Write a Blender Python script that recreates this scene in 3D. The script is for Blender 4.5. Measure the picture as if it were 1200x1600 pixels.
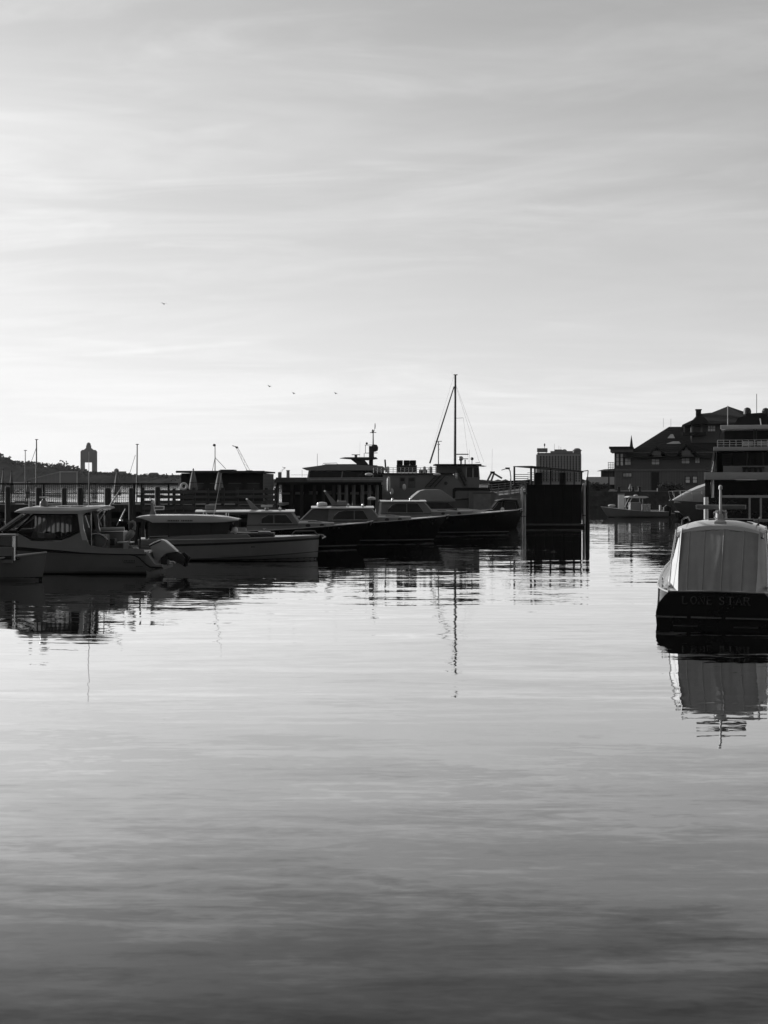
import bpy, bmesh, math, random
from mathutils import Vector, Matrix
random.seed(7)
R = math.radians
for o in list(bpy.data.objects): bpy.data.objects.remove(o)
SC = bpy.context.scene
COL = SC.collection

# ---------------------------------------------------------------- camera
F_PX, H_CAM, Y_HOR = 2200.0, 3.7, 752.0        # in pixels of the 1200 x 1600 photograph
cam = bpy.data.cameras.new('camera'); camo = bpy.data.objects.new('camera', cam); COL.objects.link(camo)
camo.location = (0, 0, H_CAM); camo.rotation_euler = (R(90), 0, 0)
cam.sensor_width = 36; cam.sensor_fit = 'AUTO'; cam.lens = F_PX / 1600 * 36
cam.shift_y = -(800 - Y_HOR) / 1600
cam.clip_start = 0.1; cam.clip_end = 20000
SC.camera = camo

# ---------------------------------------------------------------- light
SUN_AZ, SUN_EL = -60.0, 12.0; SKY_K, CLOUD_K = 0.19, 0.88                    # degrees, azimuth measured from the view direction
sd = Vector((math.sin(R(SUN_AZ)) * math.cos(R(SUN_EL)), math.cos(R(SUN_AZ)) * math.cos(R(SUN_EL)), math.sin(R(SUN_EL))))
sun = bpy.data.lights.new('sun', 'SUN'); sun.energy = 4.0; sun.angle = R(0.6); sun.color = (1, 1, 1)
suno = bpy.data.objects.new('sun', sun); COL.objects.link(suno); suno.location = sd * 60
suno.rotation_euler = (-sd).to_track_quat('-Z', 'Y').to_euler()

W = bpy.data.worlds.new('World'); SC.world = W; W.use_nodes = True
nt = W.node_tree; nt.nodes.clear()
def N(kind, **kw):
    n = nt.nodes.new(kind)
    for k, v in kw.items():
        if k == 'op': n.operation = v
        elif k[0] == 'i' and k[1:].isdigit(): n.inputs[int(k[1:])].default_value = v
        else: setattr(n, k, v)
    return n
def L(a, b, ao=0, bi=0): nt.links.new(a.outputs[ao], b.inputs[bi])
def MATH(op, a, b=None, clamp=False):
    n = nt.nodes.new('ShaderNodeMath'); n.operation = op; n.use_clamp = clamp
    for i, v in enumerate((a, b)):
        if v is None: continue
        if isinstance(v, (int, float)): n.inputs[i].default_value = v
        else: nt.links.new(v, n.inputs[i])
    return n.outputs[0]
sky = N('ShaderNodeTexSky', sky_type='NISHITA', sun_disc=False, sun_elevation=R(SUN_EL), sun_rotation=R(SUN_AZ), air_density=1.0, dust_density=0.5, ozone_density=1.0, altitude=0)
bw = N('ShaderNodeSeparateColor'); L(sky, bw)      # black-and-white film behind a red filter: the red channel alone
tc = N('ShaderNodeTexCoord'); sep = N('ShaderNodeSeparateXYZ'); L(tc, sep)
dx, dy, dz = sep.outputs
# the high cloud sheet: directions projected on a flat layer
zc = MATH('MAXIMUM', MATH('ADD', dz, 0.10), 0.03)
u = MATH('DIVIDE', dx, zc); v = MATH('DIVIDE', dy, zc)
cmb = N('ShaderNodeCombineXYZ'); nt.links.new(u, cmb.inputs[0]); nt.links.new(v, cmb.inputs[1])
def cirrus(sx, sy, rot, scale, detail, lo, hi, dist=0.6, loc=(0, 0, 0)):
    mp = N('ShaderNodeMapping'); mp.inputs[1].default_value = loc; mp.inputs[2].default_value = (0, 0, R(rot)); mp.inputs[3].default_value = (sx, sy, 1); L(cmb, mp)
    nz = N('ShaderNodeTexNoise'); nz.inputs['Scale'].default_value = scale; nz.inputs['Detail'].default_value = detail
    nz.inputs['Roughness'].default_value = 0.58; nz.inputs['Distortion'].default_value = dist; L(mp, nz)
    mr = N('ShaderNodeMapRange', interpolation_type='SMOOTHSTEP'); L(nz, mr); mr.inputs[1].default_value = lo; mr.inputs[2].default_value = hi
    return mr.outputs[0]
c1 = cirrus(0.62, 1.0, 22, 1.15, 12, 0.38, 0.80, 0.9, (3.1, 1.7, 0))
c2 = cirrus(0.40, 1.0, 30, 3.4, 12, 0.44, 0.86, 1.1, (9.0, 4.2, 2))
c3 = cirrus(0.6, 1.0, 8, 0.55, 3, 0.32, 0.68, 0.3, (0.6, 5.5, 7))       # where the sheet is thick
cl = MATH('MULTIPLY', MATH('ADD', MATH('MULTIPLY', c1, 0.75), MATH('MULTIPLY', c2, 0.62)), MATH('ADD', MATH('MULTIPLY', c3, 0.8), 0.25))
path = MATH('DIVIDE', 0.235, MATH('ADD', MATH('MAXIMUM', dz, 0.0), 0.17))
cl = MATH('MULTIPLY', MATH('ADD', MATH('MULTIPLY', cl, 1.2), 0.40), path)
# a thin contrail, low in the sky
pv = MATH('SUBTRACT', MATH('DIVIDE', dz, dy), MATH('ADD', MATH('MULTIPLY', MATH('DIVIDE', dx, dy), 0.075), 0.1055))
tx = MATH('DIVIDE', dx, dy)
seg = MATH('MULTIPLY', MATH('SUBTRACT', 1.0, MATH('MULTIPLY', MATH('ABSOLUTE', MATH('ADD', tx, 0.148)), 15.0), True), MATH('GREATER_THAN', dy, 0))
wid = MATH('SUBTRACT', 1.0, MATH('DIVIDE', MATH('ABSOLUTE', pv), 0.0026), True)
trail = MATH('MULTIPLY', MATH('MULTIPLY', MATH('POWER', seg, 0.5), wid), MATH('ADD', 0.4, c2))
cl = MATH('ADD', cl, MATH('MULTIPLY', trail, 0.9))
# thin cloud scatters sunlight mostly forward (Henyey-Greenstein, g = 0.7)
dotn = N('ShaderNodeVectorMath', operation='DOT_PRODUCT'); L(tc, dotn); dotn.inputs[1].default_value = tuple(sd)
hg = MATH('DIVIDE', 0.51, MATH('POWER', MATH('SUBTRACT', 1.49, MATH('MULTIPLY', dotn.outputs['Value'], 1.4)), 1.5))
base = MATH('MULTIPLY', bw.outputs[0], SKY_K)
tot = MATH('ADD', base, MATH('MULTIPLY', MATH('MULTIPLY', cl, hg), CLOUD_K))
tot = MATH('MULTIPLY', MATH('SUBTRACT', 1.0, MATH('POWER', 2.71828, MATH('MULTIPLY', tot, -1.35))), 10.0)   # film shoulder
bg = N('ShaderNodeBackground'); nt.links.new(tot, bg.inputs[0]); bg.inputs[1].default_value = 0.10
out = N('ShaderNodeOutputWorld'); L(bg, out)

SC.view_settings.view_transform = 'Standard'; SC.view_settings.look = 'None'
SC.view_settings.gamma = 1; SC.view_settings.use_curve_mapping = False
SC.view_settings.exposure = 0.0
SC.cycles.max_bounces = 6; SC.cycles.transparent_max_bounces = 12
SC.cycles.caustics_reflective = False; SC.cycles.caustics_refractive = False

# ---------------------------------------------------------------- materials (all greys: the photograph is black and white)
MATS = {}
def mat(name, base, rough=0.5, var=0.2, scale=3.0, metal=0.0, bump=0.0, spec=0.5, streak=None, coat=0.0, emit=None):
    if name in MATS: return MATS[name]
    m = bpy.data.materials.new(name); m.use_nodes = True
    t = m.node_tree; b = t.nodes['Principled BSDF']
    tcn = t.nodes.new('ShaderNodeTexCoord'); mp = t.nodes.new('ShaderNodeMapping')
    t.links.new(tcn.outputs['Object'], mp.inputs[0])
    if streak: mp.inputs[3].default_value = streak
    nz = t.nodes.new('ShaderNodeTexNoise'); nz.inputs['Scale'].default_value = scale; nz.inputs['Detail'].default_value = 6; nz.inputs['Roughness'].default_value = 0.62
    t.links.new(mp.outputs[0], nz.inputs[0])
    mr = t.nodes.new('ShaderNodeMapRange'); t.links.new(nz.outputs[0], mr.inputs[0])
    mr.inputs[1].default_value = 0.3; mr.inputs[2].default_value = 0.7
    mr.inputs[3].default_value = base * (1 - var); mr.inputs[4].default_value = min(0.9, base * (1 + var))
    oi = t.nodes.new('ShaderNodeObjectInfo'); mu = t.nodes.new('ShaderNodeMapRange')
    t.links.new(oi.outputs['Random'], mu.inputs[0]); mu.inputs[3].default_value = 1 - var * 0.4; mu.inputs[4].default_value = 1 + var * 0.4
    ml = t.nodes.new('ShaderNodeMath'); ml.operation = 'MULTIPLY'
    t.links.new(mr.outputs[0], ml.inputs[0]); t.links.new(mu.outputs[0], ml.inputs[1])
    t.links.new(ml.outputs[0], b.inputs['Base Color'])
    r2 = t.nodes.new('ShaderNodeMapRange'); t.links.new(nz.outputs[0], r2.inputs[0]); r2.inputs[3].default_value = max(0.02, rough * 0.8); r2.inputs[4].default_value = min(1, rough * 1.2)
    t.links.new(r2.outputs[0], b.inputs['Roughness'])
    b.inputs['Metallic'].default_value = metal; b.inputs['Specular IOR Level'].default_value = spec
    b.inputs['Coat Weight'].default_value = coat
    if bump:
        bn = t.nodes.new('ShaderNodeBump'); bn.inputs['Distance'].default_value = bump; t.links.new(nz.outputs[0], bn.inputs['Height']); t.links.new(bn.outputs[0], b.inputs['Normal'])
    if emit: b.inputs['Emission Color'].default_value = (emit, emit, emit, 1); b.inputs['Emission Strength'].default_value = 1
    MATS[name] = m; return m
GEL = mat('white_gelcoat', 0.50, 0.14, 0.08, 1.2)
GELD = mat('shaded_white_gelcoat', 0.19, 0.32, 0.08, 1.2)  # white gelcoat; the shade on its sides is put into this darker tone
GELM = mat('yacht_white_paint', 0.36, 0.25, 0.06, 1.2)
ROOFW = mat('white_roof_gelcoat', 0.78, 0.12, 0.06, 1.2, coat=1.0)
NAVY = mat('dark_hull_paint', 0.008, 0.12, 0.2, 1.0, spec=0.3)
BLACK = mat('black_paint', 0.012, 0.45, 0.3, 2.0, spec=0.25)
BLACKW = mat('black_steel', 0.008, 0.6, 0.4, 1.0, spec=0.15)
STRIPE = mat('boot_stripe_paint', 0.13, 0.4, 0.15, 2.0)
CANVAS = mat('canvas_cloth', 0.27, 0.85, 0.10, 2.5, bump=0.01)
CANVASD = mat('dark_canvas_cloth', 0.10, 0.85, 0.15, 4.0, bump=0.01)
UMBR = mat('umbrella_cloth', 0.16, 0.9, 0.2, 5.0, bump=0.02)
WOOD = mat('wet_piling_timber', 0.040, 0.75, 0.45, 2.0, bump=0.03, spec=0.3, streak=(6, 6, 0.6))
WOODL = mat('weathered_plank', 0.085, 0.8, 0.35, 3.0, bump=0.02, spec=0.3, streak=(1, 6, 6))
WOODP = mat('pale_sun_toned_timber', 0.55, 0.8, 0.3, 2.0, bump=0.02, streak=(6, 6, 0.6))  # pale timber, lightened further so the colour carries the sunlight
TEAK = mat('teak_trim', 0.16, 0.5, 0.25, 5.0)
STEEL = mat('stainless_steel', 0.55, 0.25, 0.1, 5.0, metal=0.9)
ALU = mat('grey_aluminium', 0.38, 0.45, 0.15, 4.0, metal=0.5)
DSTEEL = mat('dark_painted_steel', 0.03, 0.5, 0.3, 3.0)
RUBBER = mat('black_rubber', 0.015, 0.7, 0.3, 4.0, spec=0.3)
SIDING = mat('weathered_siding', 0.095, 0.8, 0.18, 1.5, bump=0.01, streak=(4, 4, 0.5))
SIDINGU = mat('shingle_siding', 0.085, 0.85, 0.2, 6.0, bump=0.02)
SHINGLE = mat('dark_roof_shingles', 0.02, 0.85, 0.35, 4.0, bump=0.05, spec=0.2)
TRIM = mat('painted_trim', 0.10, 0.6, 0.2, 4.0)
DARKWALL = mat('dark_stained_boards', 0.022, 0.75, 0.35, 2.0, bump=0.01, spec=0.2)
STONE = mat('quay_stone', 0.05, 0.9, 0.4, 1.2, bump=0.08, spec=0.2)
CONC = mat('concrete', 0.20, 0.85, 0.2, 0.6, bump=0.02)
FARB = mat('far_building_stone', 0.10, 0.85, 0.15, 0.05)
FARB2 = mat('far_building_concrete', 0.12, 0.85, 0.15, 0.03)
HILL = mat('far_wooded_hill', 0.05, 0.95, 0.5, 0.03, spec=0.0)
LEAF = mat('far_foliage', 0.045, 0.95, 0.5, 0.2, spec=0.0)
PLANT = mat('planter_foliage', 0.05, 0.8, 0.5, 6.0, spec=0.2)
WHITEP = mat('white_plastic', 0.70, 0.4, 0.08, 3.0)
SKIN = mat('cushion_vinyl', 0.50, 0.5, 0.1, 3.0)
LETTER = mat('dull_gold_leaf', 0.038, 0.4, 0.15, 8.0)
FEATH = mat('pale_grey_feathers', 0.30, 0.9, 0.3, 14.0, bump=0.01)
CURT = mat('pale_curtain', 0.38, 0.9, 0.12, 6.0)
def glassm(name, tint, fac_t):
    m = bpy.data.materials.new(name); m.use_nodes = True; t = m.node_tree; t.nodes.clear()
    o = t.nodes.new('ShaderNodeOutputMaterial'); mix = t.nodes.new('ShaderNodeMixShader')
    tr = t.nodes.new('ShaderNodeBsdfTransparent'); tr.inputs[0].default_value = (tint, tint, tint, 1)
    pb = t.nodes.new('ShaderNodeBsdfPrincipled'); pb.inputs['Base Color'].default_value = (0.02, 0.02, 0.02, 1)
    nz = t.nodes.new('ShaderNodeTexNoise'); nz.inputs['Scale'].default_value = 1.5
    mr = t.nodes.new('ShaderNodeMapRange'); t.links.new(nz.outputs[0], mr.inputs[0]); mr.inputs[3].default_value = 0.03; mr.inputs[4].default_value = 0.10
    t.links.new(mr.outputs[0], pb.inputs['Roughness'])
    mix.inputs[0].default_value = fac_t
    t.links.new(pb.outputs[0], mix.inputs[1]); t.links.new(tr.outputs[0], mix.inputs[2]); t.links.new(mix.outputs[0], o.inputs[0])
    return m
def clothm(name, v):
    m = bpy.data.materials.new(name); m.use_nodes = True; t = m.node_tree; t.nodes.clear()
    o = t.nodes.new('ShaderNodeOutputMaterial'); mix = t.nodes.new('ShaderNodeMixShader'); mix.inputs[0].default_value = .55
    a = t.nodes.new('ShaderNodeBsdfDiffuse'); b = t.nodes.new('ShaderNodeBsdfTranslucent'); nz = t.nodes.new('ShaderNodeTexNoise'); nz.inputs['Scale'].default_value = 5
    mr = t.nodes.new('ShaderNodeMapRange'); t.links.new(nz.outputs[0], mr.inputs[0]); mr.inputs[3].default_value = v*.8; mr.inputs[4].default_value = min(.9, v*1.2)
    for q in (a, b): t.links.new(mr.outputs[0], q.inputs[0])
    t.links.new(a.outputs[0], mix.inputs[1]); t.links.new(b.outputs[0], mix.inputs[2]); t.links.new(mix.outputs[0], o.inputs[0]); return m
CURT = clothm('thin_curtain', .75)
GLASS = glassm('tinted_glass', 0.55, 0.35)
GLASSC = glassm('clear_glass', 0.85, 0.75)
GLASSD = mat('dark_tinted_glass', 0.035, 0.06, 0.15, 0.7)

# ---------------------------------------------------------------- mesh helpers
def vadd(a, b): return (a[0] + b[0], a[1] + b[1], a[2] + b[2])
class MB:
    def __init__(s): s.v = []; s.f = []
    def add(s, vs, fs):
        n = len(s.v); s.v += [tuple(p) for p in vs]; s.f += [tuple(i + n for i in f) for f in fs]; return s
    def box(s, x0, x1, y0, y1, z0, z1):
        return s.add([(x0,y0,z0),(x1,y0,z0),(x1,y1,z0),(x0,y1,z0),(x0,y0,z1),(x1,y0,z1),(x1,y1,z1),(x0,y1,z1)],
                     [(0,3,2,1),(4,5,6,7),(0,1,5,4),(1,2,6,5),(2,3,7,6),(3,0,4,7)])
    def pris(s, pts, vec):
        n = len(pts)
        return s.add(list(pts) + [vadd(p, vec) for p in pts],
                     [tuple(range(n)), tuple(range(2*n-1, n-1, -1))] + [(i, (i+1) % n, (i+1) % n + n, i + n) for i in range(n)])
    def xz(s, pts, y0, y1): return s.pris([(x, y0, z) for x, z in pts], (0, y1 - y0, 0))
    def xy(s, pts, z0, z1): return s.pris([(x, y, z0) for x, y in pts], (0, 0, z1 - z0))
    def yz(s, pts, x0, x1): return s.pris([(x0, y, z) for y, z in pts], (x1 - x0, 0, 0))
    def loft(s, rings, cap=True, closed=True):
        n = len(rings[0]); vs = [p for r in rings for p in r]; fs = []
        for i in range(len(rings) - 1):
            for j in range(n if closed else n - 1):
                fs.append((i*n + j, i*n + (j+1) % n, (i+1)*n + (j+1) % n, (i+1)*n + j))
        if cap: fs += [tuple(range(n-1, -1, -1)), tuple((len(rings)-1)*n + j for j in range(n))]
        return s.add(vs, fs)
    def tube(s, pts, r, n=8):
        pts = [Vector(p) for p in pts]; rings = []
        for i, p in enumerate(pts):
            d = (pts[min(i+1, len(pts)-1)] - pts[max(i-1, 0)]).normalized()
            a = d.cross(Vector((0, 0, 1)) if abs(d.z) < 0.9 else Vector((1, 0, 0))).normalized(); b = d.cross(a)
            rr = r[i] if isinstance(r, (list, tuple)) else r
            rings.append([tuple(p + (a * math.cos(q) + b * math.sin(q)) * rr) for q in [2*math.pi*k/n for k in range(n)]])
        return s.loft(rings)
    def beam(s, a, b, w, h=None):
        a = Vector(a); b = Vector(b); h = h or w; d = (b - a).normalized()
        p = d.cross(Vector((0, 0, 1)) if abs(d.z) < 0.95 else Vector((0, 1, 0))).normalized() * w / 2; q = d.cross(p).normalized() * h / 2
        return s.loft([[tuple(c + p + q), tuple(c - p + q), tuple(c - p - q), tuple(c + p - q)] for c in (a, b)])
    def lathe(s, prof, c=(0, 0, 0), n=16):
        return s.loft([[(c[0] + r*math.cos(q), c[1] + r*math.sin(q), c[2] + z) for q in [2*math.pi*k/n for k in range(n)]] for r, z in prof])
    def ell(s, c, r, n=12, m=8):
        if not isinstance(r, (list, tuple)): r = (r, r, r)
        return s.loft([[(c[0] + r[0]*math.cos(q)*math.sin(e), c[1] + r[1]*math.sin(q)*math.sin(e), c[2] - r[2]*math.cos(e)) for q in [2*math.pi*k/n for k in range(n)]]
                       for e in [max(0.02, min(math.pi - 0.02, math.pi*i/m)) for i in range(m + 1)]])
    def torus(s, c, Rr, r, ax='y', n=20, m=8):
        rings = []
        for i in range(n + 1):
            a = 2*math.pi*i/n; ring = []
            for j in range(m):
                q = 2*math.pi*j/m; rad = Rr + r*math.cos(q); k = r*math.sin(q)
                p = {'y': (rad*math.cos(a), k, rad*math.sin(a)), 'z': (rad*math.cos(a), rad*math.sin(a), k), 'x': (k, rad*math.cos(a), rad*math.sin(a))}[ax]
                ring.append(vadd(c, p))
            rings.append(ring)
        return s.loft(rings, cap=False)
    def mesh(s, name, m, sm=35, bev=0):
        me = bpy.data.meshes.new(name); me.from_pydata(s.v, [], s.f); me.update()
        b = bmesh.new(); b.from_mesh(me); bmesh.ops.recalc_face_normals(b, faces=b.faces)
        if bev: bmesh.ops.bevel(b, geom=list(b.edges), offset=bev, segments=2, affect='EDGES', profile=0.6)
        b.to_mesh(me); b.free()
        me.materials.append(m)
        if sm:
            me.polygons.foreach_set('use_smooth', [True] * len(me.polygons)); me.set_sharp_from_angle(angle=R(sm))
        return me
    def go(s, name, m, parent=None, sm=35, bev=0):
        o = bpy.data.objects.new(name, s.mesh(name, m, sm, bev)); COL.objects.link(o)
        if parent: o.parent = parent
        return o
def B(): return MB()
def tag(o, label, cat, group=None):
    o['label'] = label; o['category'] = cat
    if group: o['group'] = group
    return o
def thing(name, label, cat, loc=(0, 0, 0), rotz=0.0, group=None):
    o = bpy.data.objects.new(name, None); COL.objects.link(o); o.location = loc; o.rotation_euler = (0, 0, rotz); o.empty_display_size = 0.3
    return tag(o, label, cat, group)
def inst(src, parent, loc, rot=None, scale=None):
    o = src.copy(); COL.objects.link(o); o.parent = parent; o.location = loc
    if rot: o.rotation_euler = rot
    if scale: o.scale = scale
    return o
def dup(root, loc, rotz, label, group=None, scale=None):
    r = root.copy(); COL.objects.link(r); r.location = loc; r.rotation_euler = (0, 0, rotz); r['label'] = label
    if group: r['group'] = group
    if scale: r.scale = scale
    for ch in list(root.children):
        c = ch.copy(); COL.objects.link(c); c.parent = r
        for g in list(ch.children):
            d = g.copy(); COL.objects.link(d); d.parent = c
    return r
def struct(o): o['kind'] = 'structure'; return o
class Fr:
    """metres beside a plumb line that stands d metres out from the camera; the photograph's pixels are read off once, here"""
    def __init__(s, d, px0, z0=0.0): s.d = d; s.s = F_PX / d; s.px0 = px0; s.z0 = z0; s.loc = ((px0 - 600) / s.s, d, z0)
    def x(s, px): return (px - s.px0) / s.s
    def z(s, py): return H_CAM - (py - Y_HOR) / s.s - s.z0
    def p(s, px, py): return (s.x(px), s.z(py))
    def q(s, pts): return [s.p(*a) for a in pts]
    def p3(s, px, py, y=0.0): return (s.x(px), y, s.z(py))
def DW(yw): return H_CAM * F_PX / (yw - Y_HOR)
# ---------------------------------------------------------------- water, shores
def water():
    m = bpy.data.materials.new('harbour_water'); m.use_nodes = True; t = m.node_tree; t.nodes.clear()
    out = t.nodes.new('ShaderNodeOutputMaterial'); mix = t.nodes.new('ShaderNodeMixShader'); gl = t.nodes.new('ShaderNodeBsdfGlossy'); df = t.nodes.new('ShaderNodeBsdfDiffuse')
    gl.inputs['Roughness'].default_value = 0.02; gl.inputs['Color'].default_value = (.96, .96, .96, 1); df.inputs['Color'].default_value = (.006, .006, .006, 1)
    lw = t.nodes.new('ShaderNodeLayerWeight'); lw.inputs['Blend'].default_value = 0.5
    fr = t.nodes.new('ShaderNodeMapRange'); fr.interpolation_type = 'SMOOTHSTEP'; fr.inputs[1].default_value = 0.575; fr.inputs[2].default_value = 0.94; fr.inputs[3].default_value = 0.025
    t.links.new(lw.outputs['Facing'], fr.inputs[0]); t.links.new(fr.outputs[0], mix.inputs[0]); t.links.new(df.outputs[0], mix.inputs[1]); t.links.new(gl.outputs[0], mix.inputs[2]); t.links.new(mix.outputs[0], out.inputs[0])
    geo = t.nodes.new('ShaderNodeNewGeometry')
    def mth(op, a, bb=None, clamp=False):
        n = t.nodes.new('ShaderNodeMath'); n.operation = op; n.use_clamp = clamp
        for i, v in enumerate((a, bb)):
            if v is None: continue
            if isinstance(v, (int, float)): n.inputs[i].default_value = v
            else: t.links.new(v, n.inputs[i])
        return n.outputs[0]
    def noise(sx, sy, scale, detail, rough=0.5, rot=0, loc=(0, 0, 0), dist=0.0):
        mp = t.nodes.new('ShaderNodeMapping'); mp.inputs[1].default_value = loc; mp.inputs[2].default_value = (0, 0, R(rot)); mp.inputs[3].default_value = (sx, sy, 1)
        t.links.new(geo.outputs['Position'], mp.inputs[0])
        n = t.nodes.new('ShaderNodeTexNoise'); n.inputs['Scale'].default_value = scale; n.inputs['Detail'].default_value = detail; n.inputs['Roughness'].default_value = rough; n.inputs['Distortion'].default_value = dist
        t.links.new(mp.outputs[0], n.inputs[0]); return n
    def slopes(n):
        s = t.nodes.new('ShaderNodeSeparateColor'); t.links.new(n.outputs['Color'], s.inputs[0])
        return mth('SUBTRACT', s.outputs[0], 0.5), mth('SUBTRACT', s.outputs[1], 0.5)
    swell = slopes(noise(0.30, 1.0, 0.16, 2, 0.5, 6))
    ripa = slopes(noise(0.2, 1.0, 0.9, 5, 0.62, -3, (3, 8, 0), 0.5))
    ripc = slopes(noise(0.5, 1.0, 8.5, 2, 0.55, -3, (5, 21, 0), 0.3))
    ripb = slopes(noise(0.28, 1.0, 2.9, 4, 0.62, 5, (13, 2, 0), 0.5))
    patch = t.nodes.new('ShaderNodeMapRange'); patch.interpolation_type = 'SMOOTHSTEP'
    t.links.new(noise(0.35, 1.0, 0.075, 3, 0.55, 4, (1.3, 7.7, 0)).outputs[0], patch.inputs[0])
    patch.inputs[1].default_value = 0.38; patch.inputs[2].default_value = 0.66; patch.inputs[3].default_value = 0.4; patch.inputs[4].default_value = 1.0
    A_SW, A_RA, A_RB, A_RC = 0.014, 0.105, 0.075, 0.03
    pm = patch.outputs[0]
    sx = mth('ADD', mth('MULTIPLY', swell[0], A_SW * 0.4), mth('MULTIPLY', pm, mth('ADD', mth('MULTIPLY', ripa[0], A_RA * 0.35), mth('ADD', mth('MULTIPLY', ripc[0], A_RC * 0.6), mth('MULTIPLY', ripb[0], A_RB * 0.5)))))
    sy = mth('ADD', mth('MULTIPLY', swell[1], A_SW), mth('MULTIPLY', pm, mth('ADD', mth('MULTIPLY', ripa[1], A_RA), mth('ADD', mth('MULTIPLY', ripc[1], A_RC), mth('MULTIPLY', ripb[1], A_RB)))))
    # two long low wakes that cross the basin
    sp = t.nodes.new('ShaderNodeSeparateXYZ'); t.links.new(geo.outputs['Position'], sp.inputs[0])
    wob = mth('MULTIPLY', mth('SUBTRACT', noise(1, 1, 0.11, 2, 0.5).outputs[0], 0.5), 2.2)
    brk = noise(1, 1, 0.35, 3, 0.6, 0, (4, 4, 0)).outputs[0]
    for y0, k, amp, wdt in ((27.4, 0.075, 0.009, 0.34), (24.3, 0.05, 0.014, 0.22), (21.6, -0.03, 0.009, 0.16)):
        e = mth('DIVIDE', mth('SUBTRACT', mth('ADD', sp.outputs[1], mth('ADD', mth('MULTIPLY', sp.outputs[0], k), wob)), y0), wdt)
        g = mth('MULTIPLY', mth('POWER', 2.718, mth('MULTIPLY', mth('MULTIPLY', e, e), -1.0)), mth('MULTIPLY', brk, amp * 2))
        sy = mth('SUBTRACT', sy, g)
    c = t.nodes.new('ShaderNodeCombineXYZ'); t.links.new(mth('MULTIPLY', sx, -1.0), c.inputs[0]); t.links.new(mth('MULTIPLY', sy, -1.0), c.inputs[1]); c.inputs[2].default_value = 1
    nn = t.nodes.new('ShaderNodeVectorMath'); nn.operation = 'NORMALIZE'; t.links.new(c.outputs[0], nn.inputs[0]); # wavelets hide each other at grazing angles: no mirrored ray may dive under the surface
    def vm(op, a, bb=None, sc=None):
        n = t.nodes.new('ShaderNodeVectorMath'); n.operation = op; t.links.new(a, n.inputs[0])
        if bb is not None: t.links.new(bb, n.inputs[1])
        if sc is not None: t.links.new(sc, n.inputs['Scale'])
        return n
    I_ = geo.outputs['Incoming']; nd = vm('DOT_PRODUCT', nn.outputs[0], I_).outputs['Value']
    R_ = vm('SUBTRACT', vm('SCALE', nn.outputs[0], sc=mth('MULTIPLY', nd, 2.0)).outputs[0], I_).outputs[0]
    rs = t.nodes.new('ShaderNodeSeparateXYZ'); t.links.new(R_, rs.inputs[0]); rc = t.nodes.new('ShaderNodeCombineXYZ')
    t.links.new(rs.outputs[0], rc.inputs[0]); t.links.new(rs.outputs[1], rc.inputs[1]); t.links.new(mth('MAXIMUM', rs.outputs[2], 0.012), rc.inputs[2])
    nf = vm('NORMALIZE', vm('ADD', rc.outputs[0], I_).outputs[0]).outputs[0]
    t.links.new(nf, gl.inputs['Normal']); t.links.new(nf, lw.inputs['Normal'])
    return m
MB().add([(-2400, -400, 0), (2400, -400, 0), (2400, 2300, 0), (-2400, 2300, 0)], [(0, 1, 2, 3)]).go('water', water(), sm=0)['kind'] = 'structure'

# unseen wharf and brick blocks, added behind the camera to hold back sky light
struct(B().box(-170, 170, -90, -0.8, -0.6, 2.1).go('wharf', CONC))

def block(x0, x1, y0, y1, h, label):
    t = thing('sky_blocker', label, 'building', ((x0 + x1)/2, y1, 2.1)); w = (x1 - x0)/2; dpt = y1 - y0
    B().box(-w, w, -dpt, -.3, 0, h).go('wall', mat('dark_brick', .07, .9, .3, .4, bump=.02), t, sm=0)
    n = int(h/3.6)
    for k in range(n): B().box(-w + 1, w - 1, -.3, -.12, k*3.6 + 1.0, k*3.6 + 2.9).go('window_band', GLASSD, t, sm=0)
    B().box(-w - .4, w + .4, -dpt - .4, .2, h, h + 1.0).go('cornice', CONC, t, sm=0)
block(-150, -62, -70, -24, 46, 'unseen long brick block added behind the camera to hold back sky light, nearer the sun')
block(-60, 40, -75, -26, 78, 'unseen tall brick block added behind the camera to hold back sky light')
block(42, 160, -70, -24, 54, 'unseen brick block added behind the camera to hold back sky light, away from the sun')

def ridge(name, d, pts, depth, m, seed, amp, step):
    """a hill whose crest runs through the given points, falling to the water on both sides"""
    rnd = random.Random(seed); f = Fr(d, 600); rows = []
    x0, x1 = pts[0][0], pts[-1][0]; n = int((x1 - x0) / step)
    def crest(px):
        for (a, ya), (b_, yb) in zip(pts, pts[1:]):
            if a <= px <= b_: return ya + (yb - ya) * (px - a) / (b_ - a)
    vs = []; prof = [(-0.5, 0.0), (-0.38, 0.45), (-0.2, 0.8), (0, 1.0), (0.4, 0.75), (1, 0)]
    for i in range(n + 1):
        px = x0 + (x1 - x0) * i / n; zc = f.z(crest(px))
        for dy, k in prof:
            j = rnd.uniform(-amp, amp) if 0 < k else 0
            vs.append((f.x(px), d + dy * depth, max(-0.3, zc * k + j) if k else -0.5))
    m_ = len(prof)
    fs = [(i*m_ + j, (i+1)*m_ + j, (i+1)*m_ + j + 1, i*m_ + j + 1) for i in range(n) for j in range(m_ - 1)]
    return struct(B().add(vs, fs).go(name, m, sm=0)), crest, f
hill, crest, hf = ridge('hills', 1250, [(-260, 716), (-60, 708), (0, 714), (9, 714), (14, 722), (24, 726), (58, 726), (75, 731), (95, 730), (125, 736), (150, 740), (205, 744), (280, 745), (430, 749), (640, 750.4), (900, 750), (1300, 749)], 160, HILL, 3, 0.9, 6)
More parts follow.
